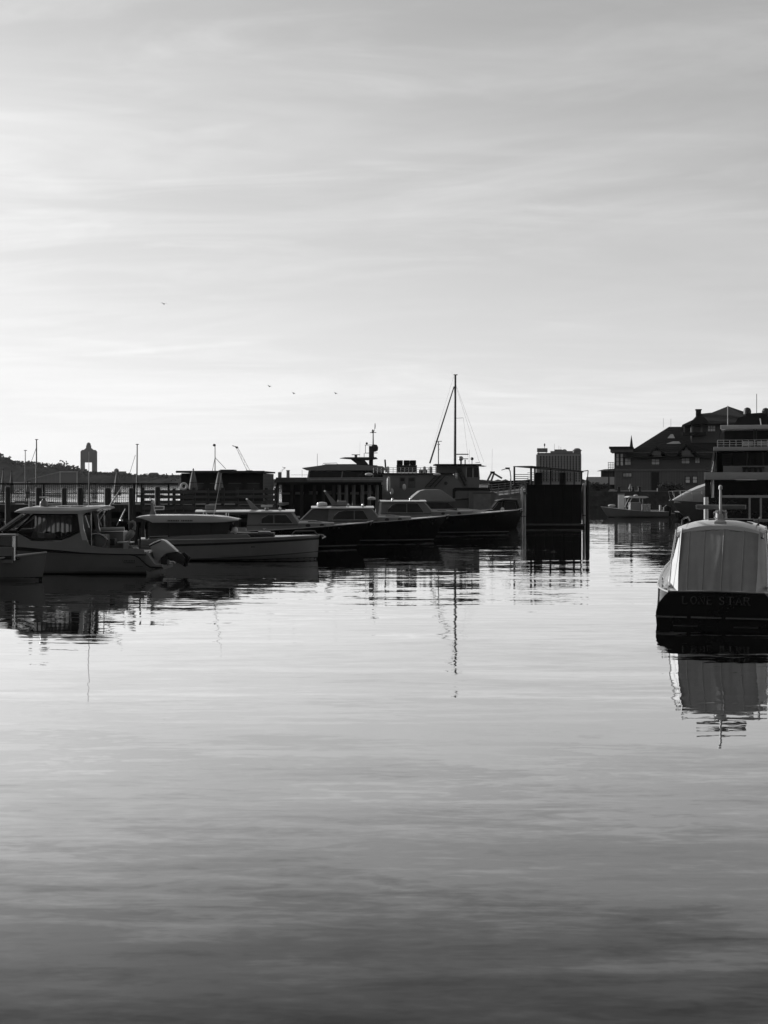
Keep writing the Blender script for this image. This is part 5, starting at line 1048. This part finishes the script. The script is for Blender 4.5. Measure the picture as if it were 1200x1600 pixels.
for px, yt in ((1037, 649), (1049, 650)): B().tube([(g.x(px), 10.4, zr - .1), (g.x(px), 10.4, zt(yt))], .03, 5).go('roof_aerial', ALU, t)
# lantern tower
TW = B().box(g.x(1080), g.x(1168), 4, 14, zr - 5, zt(660.5)).go('tower_wall', SIDINGU, t, sm=0)
zt1 = zt(660.8)
B().add([(g.x(1066), 2.0, zt(663)), (g.x(1176), 2.0, zt1), (g.x(1176), 16, zt1), (g.x(1066), 16, zt(663)), (g.x(1092), 9, zt(643)), (g.x(1114), 9, zt(641)), (g.x(1139), 9, zt(631)), (g.x(1164), 9, zt(640)), (g.x(1082), 3.2, zt(655)), (g.x(1082), 14.8, zt(655))],
        [(0, 1, 6, 5, 4, 8), (1, 7, 6), (1, 2, 7), (2, 3, 9, 4, 5, 6, 7), (3, 0, 8, 9), (8, 4, 9), (0, 3, 2, 1)]).go('tower_roof', SHINGLE, t, sm=0)
B().xz(g.q([(1078, 662), (1094, 645), (1108, 662)]), 1.7, 2.1).go('tower_gable', SHINGLE, t, sm=0)
B().box(g.x(1088), g.x(1096), 6, 8, zt(648), zt(638)).box(g.x(1087), g.x(1097), 5.8, 8.2, zt(638), zt(636.8)).go('chimney', DARKWALL, t)
for px in (1069, 1081.5, 1096): B().box(g.x(px) - .12, g.x(px) + .12, 2.4, 2.7, zt(678), zt(662)).go('tower_post', SIDINGU, t)
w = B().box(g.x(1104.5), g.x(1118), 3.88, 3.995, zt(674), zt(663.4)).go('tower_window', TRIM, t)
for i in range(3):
    for j in range(2): B().box(g.x(1106 + i*3.8), g.x(1109.2 + i*3.8), 3.85, 3.878, zt(668.3 + j*4.6), zt(664.4 + j*4.6)).go('pane', mat('painted_sky_pane', .8, .1, .2), w, sm=0)  # pale colour stands in for bright sky seen through the tower window
B().box(g.x(1066), g.x(1102), 2.3, 4, zt(680), zt(675)).go('tower_terrace', SHINGLE, t)

# ---------------------------------------------------------------- centre-console boat
d = DW(808); g = Fr(d, 939); t = thing('centre_console', 'small white centre-console boat with T-top below the boathouse', 'boat', g.loc, R(4))
yw = 808; zz = lambda py: (yw - py)/g.s; Q_ = lambda l: [(g.x(a), zz(b_)) for a, b_ in l]
S, zs, bs, band = hull_skin(t, g.x(1043), 0, 2.3, zz(799.5), zz(791.5), GELD, GEL, rake=1.1, fine=2.2, flare=.35, rail=GEL, railr=.03, zmid=.03)
band('antifouling', BLACK, -.2, .06, .006)
B().box(g.x(984), g.x(1002), -.45, .45, zz(800), zz(785)).go('console', GELD, t, bev=.04); B().box(g.x(1005), g.x(1016), -.5, .5, zz(800), zz(788)).go('leaning_post', SKIN, t, bev=.05)
B().xz(Q_([(978, 777.2), (982, 775.2), (1008, 775.2), (1012, 777), (1006, 778.4), (984, 778.2)]), -.85, .85).go('t_top', GEL, t, sm=40)
for y in (-.6, .6):
    B().tube([(g.x(979), y, zz(792)), (g.x(986), y, zz(778))], .045, 6).go('t_top_leg', STEEL, t); B().tube([(g.x(1003), y, zz(794)), (g.x(1003), y, zz(778))], .04, 6).go('t_top_leg', STEEL, t)
radar_dome(t, g.x(994), zz(775.4), .22); B().ell((g.x(955), -.3, zz(790)), (.4, .3, .15), 10, 6).go('bow_cushion', SKIN, t)
for px in (1008, 1011, 1014): B().tube([(g.x(px), -.7, zz(798)), (g.x(px + .5), -.7, zz(787))], .05, 6).go('rod_holder', STEEL, t)
B().xz(Q_([(1038, 803), (1038, 793), (1044, 789), (1050, 793), (1049, 806), (1044, 808)]), -.25, .25).go('outboard_engine', BLACK, t, sm=50, bev=.05)
g = Fr(149, 971); t = thing('dock_box', 'upright pale locker standing behind the centre-console boat', 'locker', (g.loc[0], 149, .3), R(-10)); B().box(-.35, .3, -.3, .3, 0, g.z(773) - .3).go('body', WHITEP, t, bev=.05); B().box(-.38, .33, -.33, .33, g.z(773) - .3, g.z(771.6) - .3).go('lid', GELD, t, bev=.03); B().tube([(.35, 0, 0), (.35, 0, 1.7)], .14, 10).go('side_tank', ALU, t)
struct(B().box(g.x(960) + g.loc[0], 70, 148.3, 151, -.3, .3).go('pontoon_walk', WOODL, sm=0))
# small dinghy
d = DW(811); g = Fr(d, 1054); t = thing('dinghy', 'low dark dinghy with pale gunwale under the white cruiser bow', 'dinghy', g.loc, R(-12))
hull_skin(t, 4.2, 0, 1.5, .5, .75, NAVY, BLACK, rake=.5, rail=GEL, railr=.05); B().box(1.6, 1.9, -.6, .6, .35, .5).go('thwart', TEAK, t)
B().box(2.9, 3.2, -.6, .6, .35, .5).go('thwart', TEAK, t)
# white cruiser bow
d = 131.; g = Fr(d, 1046); t = thing('white_cruiser', 'white cruiser with bright rounded foredeck and pulpit rail, half hidden by yacht', 'boat', g.loc, R(20))
S, zs, bs, band = hull_skin(t, 14, 0, 4.2, g.z(790), g.z(781.5), GELD, GEL, rake=2.6, fine=2.2, flare=.35, rail=GEL, railr=.05)
n_ = 9; rr = []
for i in range(n_):
    u = i/(n_-1); x = .4 + 8*u; w = 1.9*min(1, .15 + 1.2*u); zt_ = g.z(780.5) + (g.z(753) - g.z(780.5))*math.sin(min(1, u*1.5)*1.57)
    rr.append([(x, -w, g.z(786)), (x, -w*.9, g.z(786)*.4 + zt_*.6), (x, -w*.5, zt_), (x, w*.5, zt_), (x, w*.9, g.z(786)*.4 + zt_*.6), (x, w, g.z(786))])
B().loft(rr).go('foredeck_house', GEL, t, sm=50)
for sd_ in (-1, 1):
    B().tube([(-.1, 0, g.z(768)), (.6, sd_*.5, g.z(767.5)), (3, sd_*1.5, g.z(767))], .025, 6).go('pulpit_rail', STEEL, t)
    for x in (.3, 1.0, 1.9, 2.8): B().tube([(x, sd_*(.25 + x*.4), g.z(781)), (x - .2, sd_*(.2 + x*.4), g.z(767.5))], .02, 5).go('stanchion', STEEL, t)
B().xz([(8.4, 1.5), (8.4, 4.2), (13, 4.0), (13.6, 1.5)], -1.7, 1.7).go('deckhouse', GELD, t)
for k in range(3): B().box(9 + k*1.4, 10.1 + k*1.4, -1.74, -1.705, 3.0, 3.7).go('window', GLASSD, t)

# ---------------------------------------------------------------- superyacht stern
d = 118.; CX = 1180; g = Fr(d, CX); t = thing('superyacht', 'tall superyacht seen from its open stern, with stacked decks and radar domes', 'yacht', g.loc, R(-14.5))
z = g.z
def deck(nm, m, a, c, e, y0, y1, **k): w = abs(g.x(a)); return B().box(-w, w, y0, y1, z(e), z(c)).go(nm, m, t, **k)
rings = []
for y, w in ((0.0, 1), (8, 1.03), (18, .97), (26, .72), (32, .3), (34, .03)):
    W_ = abs(g.x(1103))*w; rings.append([(-W_, y, 2.6), (-W_*.97, y, .6), (-W_*.88, y, -.4), (W_*.88, y, -.4), (W_*.97, y, .6), (W_, y, 2.6)])
rings[0] = [(a, 3.2, c) for a, _, c in rings[0]]
B().loft(rings).go('hull', NAVY, t, sm=40)
deck('swim_platform', GELD, 1106, 812, 815, -.6, 3.3)
deck('aft_cavity_wall', BLACK, 1112, 749.8, 812, 4.2, 4.4)
for s in (-1, 1):
    W_ = lambda px: s*abs(g.x(px))
    def sb(nm, m, a, b_, c, e, y0, y1, **k): xa_, xb_ = sorted((W_(a), W_(b_))); return B().box(xa_, xb_, y0, y1, z(e), z(c)).go(nm, m, t, **k)
    sb('quarter_post', BLACK, 1103.5, 1112, 749.6, 777, 0, .5); B().tube([(W_(1115), .2, z(778)), (W_(1115), .2, z(749.7))], .13, 12).go('round_post', ROOFW, t); B().tube([(W_(1105.5), -.35, z(812)), (W_(1105.5), -.35, z(777))], .2, 12).go('lower_post', ROOFW, t)
    B().xz([(W_(1116), z(704)), (W_(1119), z(704)), (W_(1114), z(738)), (W_(1110.5), z(738))], .3, 8).go('side_fin', GELD, t, sm=0)
    B().xz([(W_(1126.5), z(670)), (W_(1128), z(670)), (W_(1124.5), z(698)), (W_(1122.5), z(698))], .6, .9).go('hardtop_strut', DSTEEL, t, sm=0)
    for k in range(7): sb('louvre', GELD, 1129, 1143, 708 + k*2.6, 709.2 + k*2.6, 4.0, 4.15)
    sb('louvre_panel', TRIM, 1128, 1143.5, 706, 727, 4.16, 4.3); sb('deck_post', DSTEEL, 1177.3, 1179, 670, 698, .7, .9); sb('mullion', GELD, 1166.5, 1168, 704.5, 727, 4.1, 4.19)
    for k in range(4): sb('glass_door', GLASSD, 1145 + k*8.5, 1152.8 + k*8.5, 706, 727, 4.2, 4.28)
    sb('fender_rack', DSTEEL, 1104.5, 1111, 728, 729.2, -.3, 1); sb('fender_rack', DSTEEL, 1104.5, 1111, 733, 734.2, -.3, 1)
    B().tube([(W_(1114), -.1, z(737)), (W_(1116.5), -.1, z(722)), (W_(1115), -.1, z(720))], .05, 6).go('davit', STEEL, t)
    for px, yb in ((1168, 647), (1196.5, 648)):
        if s < 0: B().lathe([(.16, -.25), (.2, 0), (.32, .12), (.33, .4), (.24, .62), (.05, .7)], (g.x(px), 2.6, z(yb)), 14).go('satellite_dome', DSTEEL, t)
    sb('sofa', SKIN, 1160, 1179, 688.5, 695.5, 2.0, 2.6, bev=.05)
    sb('swim_rail_post', ALU, 1170, 1173, 778, 812, -.3, -.15)
deck('main_deck_band', GELM, 1103, 738, 749.5, -.4, 9, bev=.03); deck('upper_deck_band', GELM, 1116.5, 698, 704, -.2, 10, bev=.03); deck('hardtop', GEL, 1127, 663.5, 670, .4, 8, bev=.04)
deck('main_saloon', BLACK, 1120, 704.4, 737.9, 4.3, 12); deck('upper_saloon', BLACK, 1132, 670.4, 697.9, 4.0, 10); deck('transom_rail', GELD, 1131, 727.6, 737.9, .4, .5)
deck('platform_beam', GELM, 1130, 774, 777.8, -.35, -.1, bev=.02)
B().box(g.x(1160), g.x(1194), .2, .36, z(731.5), z(729.8)).go('deck_table', BLACK, t)
for k in range(4): B().box(g.x(1161 + k*8.5), g.x(1165 + k*8.5), .1, .34, z(737.6), z(730 + (k % 2)*1.5)).go('deck_chair', BLACK, t)
for k in range(13): B().tube([(g.x(1122.5 + k*9.5), .2, z(697.9)), (g.x(1122.5 + k*9.5), .2, z(687.4))], .02, 5).go('rail_stanchion', STEEL, t)
for py in (687.2, 691, 694.6): B().tube([(g.x(1122.5), .2, z(py)), (g.x(1237.5), .2, z(py))], .022, 5).go('guard_rail', STEEL, t)
B().xz([(g.x(1146), z(663.4)), (g.x(1154), z(651)), (g.x(1172), z(644)), (g.x(1190), z(643)), (g.x(1210), z(654)), (g.x(1216), z(663.4))], 2.2, 3.4).go('mast_arch', BLACK, t, sm=0)
B().tube([(g.x(1182.5), 2.6, z(644)), (g.x(1182.5), 2.6, z(612.5))], .03, 6).go('whip_antenna', DSTEEL, t); B().tube([(g.x(1138), 1, z(663.4)), (g.x(1138), 1, z(632.5))], .045, 6).go('flag_pole', ALU, t); B().tube([(g.x(1189), 1, z(663.4)), (g.x(1187.5), 1, z(653))], .05, 6).go('mast_light', WHITEP, t)
# ---------------------------------------------------------------- the canvas-backed cruiser in front, seen from astern
YAW = 16.5; dT = DW(979); XC = (1118 - 600)/F_PX*dT
t = thing('canvas_backed_cruiser', 'dark-hulled cruiser seen from its lettered transom, cockpit closed by pale canvas', 'boat', (XC, dT, 0), R(90 - YAW))
LS = 11.5
def zsL(u): return .84 + .42*min(1, u/.5)**1.2 + .38*max(0, u - .4)**1.3
US2 = [0, .02, .05, .09, .14, .2, .27, .35, .45, .55, .65, .74, .82, .89, .94, .975, 1.0]
def secL(u):
    bmax = (1.51 + .2*min(1, u/.3))*(1 - max(0, (u - .45)/.55)**2.4); bmax = max(.02, bmax)
    bsh = min(bmax, 1.20 + .60*min(1, u/.2)**.8) if u < .45 else bmax     # tumblehome: deck edge drawn in at the stern
    zs = zsL(u); x = LS*u
    pts = []
    for k in (0, .14, .26, .36, .46, .58, .7, .82, .92, 1.0):
        zz_ = -.4 + (zs + .4)*k; h = max(0, zz_)/zs
        if zz_ < .28: w = bmax*(.93 + .07*max(0, (zz_ + .4)/.68)**.6) if zz_ > -.1 else bmax*(.55 + .25*(zz_ + .4)/.3)
        else: q = (zz_ - .28)/(zs - .28); w = bmax + (bsh - bmax)*q**2.1
        if u > .5: w *= 1 - .35*(1 - h)*(u - .5)*1.6
        rk = .14*(1 - h)*0 + (.16*h if u == 0 else 0)
        pts.append((x + (.30*(h**1.3))*max(0, 1 - u/.09), w, zz_))
    return pts
rg = []
for u in US2:
    p = secL(u); rg.append([(x, -w, zz_) for x, w, zz_ in reversed(p)] + [(x, w, zz_) for x, w, zz_ in p])
B().loft(rg, cap=True, closed=False).go('hull', NAVY, t, sm=50)
dk = []
for u in US2:
    x, w, zz_ = secL(u)[-1]; dk.append([(x, -w + .012, zz_ - .012), (x, -w*.5, zz_ + .03), (x, w*.5, zz_ + .03), (x, w - .012, zz_ - .012)])
B().loft(dk, cap=False, closed=False).go('deck', GEL, t, sm=50)
for s in (-1, 1): B().tube([(secL(u)[-1][0], s*(secL(u)[-1][1] + .0), zsL(u)) for u in US2], .028, 8).go('gunwale_rail', GEL, t, sm=60)
x0_ = secL(0)[-1]; B().tube([(x0_[0] - .01, -x0_[1], x0_[2]), (x0_[0] - .05, 0, x0_[2] + .03), (x0_[0] - .01, x0_[1], x0_[2])], .025, 8).go('transom_cap', TEAK, t, sm=60)
# boot stripe round the stern
def at_z(u, zq):
    p = secL(u)
    for a, b_ in zip(p, p[1:]):
        if a[2] <= zq <= b_[2]: q = (zq - a[2])/(b_[2] - a[2]); return a[0] + (b_[0] - a[0])*q, a[1] + (b_[1] - a[1])*q, zq
for s in (-1, 1):
    B().loft([[(at_z(u, .20)[0], s*(at_z(u, .20)[1] + .012), .20), (at_z(u, .235)[0], s*(at_z(u, .235)[1] + .012), .235)] for u in US2], cap=False, closed=False).go('boot_stripe', STRIPE, t, sm=60)
wb = at_z(0, .21)
B().box(wb[0] - .03, wb[0] - .004, -wb[1], -.25, .195, .235).go('stern_stripe', STRIPE, t); B().box(wb[0] - .03, wb[0] - .004, -.15, .62, .195, .235).go('stern_stripe', STRIPE, t); B().box(wb[0] - .03, wb[0] - .004, .72, wb[1], .195, .235).go('stern_stripe', STRIPE, t)
for s in (-1, 1): B().box(-.16, wb[0] - .005, s*.75 - .3, s*.75 + .3, -.06, -.02 + .03).go('trim_tab', DSTEEL, t)
# cabin and roof
ZR = 2.52
RX0, RX1, RW = 2.1, 6.2, 1.15
rr = []
for x, w, dz_ in ((RX0, RW*.985, -.10), (RX0 + .05, RW, -.07), (RX0 + .55, RW + .01, .03), (4, RW, .03), (5.6, RW*.93, .0), (RX1, RW*.75, -.08)):
    ring = []
    for k in range(13): a = -1 + 2*k/12; ring.append((x, w*a, ZR + dz_ + .20*(1 - abs(a)**2.6) - .11))
    for k in range(13): a = 1 - 2*k/12; ring.append((x, w*a*.985, ZR + dz_ + .20*(1 - abs(a)**2.6) - .26))
    rr.append(ring)
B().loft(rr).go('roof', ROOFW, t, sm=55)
ring = [(RX0 - .02, RW*(-1 + 2*k/12)*.985, ZR + .20*(1 - abs(-1 + 2*k/12)**2.6) - .35) for k in range(13)]; B().tube(ring, .016, 6).go('roof_edge_trim', DSTEEL, t, sm=60)
for s in (-1, 1): B().tube([(RX0 + .02, s*1.0, ZR + .0), (RX0 + .1, s*1.0, ZR + .14), (RX0 + .6, s*1.0, ZR + .16), (RX0 + 1.8, s*.98, ZR + .17), (RX0 + 2.2, s*.96, ZR + .06)], .022, 6).go('roof_grab_rail', DSTEEL, t, sm=60)
B().box(RX0 + .7, RX0 + 1.5, -.85, .35, ZR + .09, ZR + .14).go('roof_hatch', BLACK, t, bev=.02)
hwc = lambda zz_: 1.30 - .12*max(0, zz_ - 1.0)
house_(B(), [(3.6, .9), (3.6, ZR - .1), (5.8, ZR - .12), (6.9, 1.75), (6.9, .95)], hwc).go('deckhouse', GEL, t, sm=0)
pane(t, 'side_window', GLASSD, [(3.9, 1.6), (3.9, 2.2), (5.6, 2.2), (6.1, 1.6)], hwc); B().loft([[(x, -w, 1.0), (x, -w*.8, zz_), (x, w*.8, zz_), (x, w, 1.0)] for x, zz_, w in ((6.8, 1.72, 1.15), (8.2, 1.66, 1.0), (9.6, 1.55, .6))]).go('trunk_cabin', GEL, t, sm=40)
# canvas enclosure: back curtain in panels, side curtains, frames
bx, tx = .42, RX0 + .02; zb_, zt_ = zsL(0) + .0, ZR - .22
def curtain_pt(a, v):      # a -1..1 across, v 0 bottom .. 1 top
    wv = .975 + .05*v
    fold = .016*math.sin(a*7 + 1.3)*(1 - .5*v) + .003*math.sin(a*21 + v*3.2) + .002*math.sin(a*37 - v*5) + .006*math.sin(v*11 + a*4)*(1 - v) + .012*math.exp(-((a - .15 + .3*v)/.06)**2) + .012*math.exp(-((a + .34 - .12*v)/.05)**2)
    return (bx + (tx - bx)*v**1.05 - fold - .05*math.sin(v*3.14), wv*a, zb_ + (zt_ + .115*(1 - abs(a)**2.6) - zb_)*v + (0 if v > 0 else .02*math.sin(a*14)))
seams = [-1.0, -.62, -.1, .38, .78, 1.0]
for a0, a1 in zip(seams, seams[1:]):
    rows = [[curtain_pt(a0 + (a1 - a0)*i/14, v/16) for i in range(15)] for v in range(17)]
    B().loft(rows, cap=False, closed=False).go('back_curtain', CANVAS, t, sm=80)
for a in seams[1:-1]: B().tube([vadd(curtain_pt(a, v/16), (-.004, 0, 0)) for v in range(17)], .012, 5).go('curtain_seam', mat('canvas_seam', .30, .85), t, sm=60)
for s in (-1, 1):
    rows = [[(curtain_pt(s, v/16)[0] + (3.6 - curtain_pt(s, v/16)[0])*i/12, s*(.975 + .05*v/16 + (.30*(1 - v/16) + .06)*min(1, i/4) + .010*math.sin(i*1.7 + v*.3)), zb_ + .02*v/16 + (ZR - .11 - zb_)*v/16 + .25*(1 - v/16)*i/12) for i in range(13)] for v in range(17)]
    B().loft(rows, cap=False, closed=False).go('side_curtain', mat('sun_toned_canvas', .62, .75, .1, 2.5, bump=.01), t, sm=80)  # same cloth as the back curtain, sunlight put into its paler tone
    B().tube([(RX0 + .12, s*1.16, ZR - .14), (1.5, s*1.22, 1.7), (.95, s*1.24, .95)], .022, 8).go('canvas_bow', STEEL, t, sm=60); B().tube([(RX0 + .3, s*1.19, ZR - .14), (2.2, s*1.26, 1.75), (1.9, s*1.3, 1.5)], .02, 8).go('grab_handle', STEEL, t, sm=60)
    B().xz([(.5, zsL(0) - .02), (3.7, zsL(.3) - .02), (3.7, zsL(.3) + .22), (.55, zsL(0) + .07)], s*1.30 - .04, s*1.30 + .04).go('coaming', GEL, t)
    cleat(t, 1.0, s*1.42, zsL(.09) + .03); cleat(t, 2.4, s*1.55, zsL(.2) + .03)
for k in range(9): a = -.9 + .225*k; p = curtain_pt(a, 0); B().ell((p[0] - .03, p[1], p[2] + .02), .016, 6, 5).go('canvas_snap', STEEL, t)
# lettering on the raked transom
GLY = {'L': [[(0, 1), (0, 0), (.6, 0), (.6, .14)]], 'O': [[(.38 + .38*math.sin(k*.4488), .5 + .5*math.cos(k*.4488)) for k in range(15)]], 'N': [[(0, 0), (0, 1), (.7, 0), (.7, 1)]], 'E': [[(.58, .86), (.58, 1), (0, 1), (0, 0), (.6, 0), (.6, .14)], [(0, .52), (.42, .52)]],
       'S': [[(.55, .82), (.42, .97), (.22, 1), (.06, .88), (.06, .70), (.2, .58), (.42, .46), (.58, .32), (.56, .12), (.4, .01), (.18, 0), (.02, .16)]], 'T': [[(-.02, .84), (-.02, 1), (.72, 1), (.72, .84)], [(.35, 1), (.35, 0)]], 'A': [[(0, 0), (.38, 1), (.76, 0)], [(.14, .36), (.62, .36)]], 'R': [[(0, 0), (0, 1), (.4, 1), (.58, .88), (.58, .66), (.4, .54), (0, .54)], [(.34, .54), (.68, 0)]]}
SER = {'L': [(0, 1)], 'N': [(0, 0), (.7, 1), (0, 1)], 'T': [(.35, 0)], 'A': [(0, 0), (.76, 0)], 'R': [(0, 0), (.68, 0)]}
hh = .185; pen = .83
xt_ = lambda zz_: .30*(max(0, zz_)/zsL(0))**1.3 - .014
for ch in 'LONE STAR':
    if ch == ' ': pen -= .10; continue
    b = B()
    for st_ in GLY[ch]: b.tube([(xt_(.55 + c_*hh), pen - a_*hh, .55 + c_*hh) for a_, c_ in st_], .016, 5)
    for a_, c_ in SER.get(ch, []): b.tube([(xt_(.55 + c_*hh), pen - a_*hh - .035, .55 + c_*hh), (xt_(.55 + c_*hh), pen - a_*hh + .035, .55 + c_*hh)], .010, 5)
    b.go('letter', LETTER, t, sm=60); pen -= .205
# mast, radar bar
mx = RX0 + .22
B().loft([[(mx + a*k_, b_*k_, zq) for a, b_ in ((-.14, -.17), (.2, -.17), (.2, .17), (-.14, .17))] for zq, k_ in ((ZR - .04, 1.0), (ZR + .09, .95), (ZR + .14, .5), (ZR + .3, .36))]).go('mast_step', GEL, t, bev=.01)
B().tube([(mx, 0, ZR + .1), (mx, 0, ZR + .95)], [.04, .03], 10).go('mast', WHITEP, t); B().lathe([(.04, 0), (.055, .03), (.05, .1), (.02, .13)], (mx, 0, ZR + .95), 10).go('mast_light', WHITEP, t)
B().box(mx + .1, mx + .24, -.66, .66, ZR + .42, ZR + .54).go('radar_bar', GELD, t, bev=.025); B().lathe([(.16, 0), (.14, .26)], (mx + .2, 0, ZR + .14), 12).go('radar_pedestal', GELD, t)
for s in (-1, 1): B().tube([(mx - .02, s*.05, ZR + .14), (mx - .02, s*.16, ZR + .2), (mx - .02, s*.17, ZR + .34), (mx - .02, s*.05, ZR + .38)], .022, 6).go('mast_bracket', STEEL, t, sm=60)

# ---------------------------------------------------------------- gulls
def gull(px, py, d, w, label, roll=.15):
    g = Fr(d, px); b = B()
    b.tube([(-.22, 0, 0), (-.1, 0, .01), (.1, 0, .01), (.22, 0, .02), (.28, 0, .02)], [.02, .06, .07, .04, .008], 8)
    for s in (-1, 1):
        b.add([(-.06, 0, .02), (.10, 0, .03), (.08, s*w*.35, .16 + s*roll*.2), (-.02, s*w*.95, .06 + s*roll), (-.10, s*w*.5, .12 + s*roll*.3)], [(0, 1, 2, 4), (4, 2, 3)])
    o = b.go('gull', mat('gull_feathers', .12, .9, .2), None, sm=60); o.location = (g.loc[0], d, g.z(py)); o.rotation_euler = (0, 0, R(70)); tag(o, label, 'bird', 'gulls in flight')
gull(256, 475, 190, .75, 'gull flying alone, highest above the harbour'); gull(421, 604, 190, .4, 'tiny gull in flight, one of three low over the masts'); gull(459, 615, 190, .35, 'tiny gull in flight, one of three low over the masts'); gull(524.5, 615, 190, .35, 'tiny gull in flight, one of three low over the masts')

# ---------------------------------------------------------------- the air
hz_ = bpy.data.materials.new('thin_haze'); hz_.use_nodes = True; ht = hz_.node_tree; ht.nodes.clear()
ho_ = ht.nodes.new('ShaderNodeOutputMaterial'); pv_ = ht.nodes.new('ShaderNodeVolumePrincipled'); pv_.inputs['Color'].default_value = (.9, .9, .9, 1); pv_.inputs['Density'].default_value = 3.2e-5; pv_.inputs['Anisotropy'].default_value = .4
ht.links.new(pv_.outputs[0], ho_.inputs['Volume'])
hb = B().box(-2500, 2500, -450, 2400, -1.6, 92).go('haze', hz_, sm=0); hb['kind'] = 'stuff'
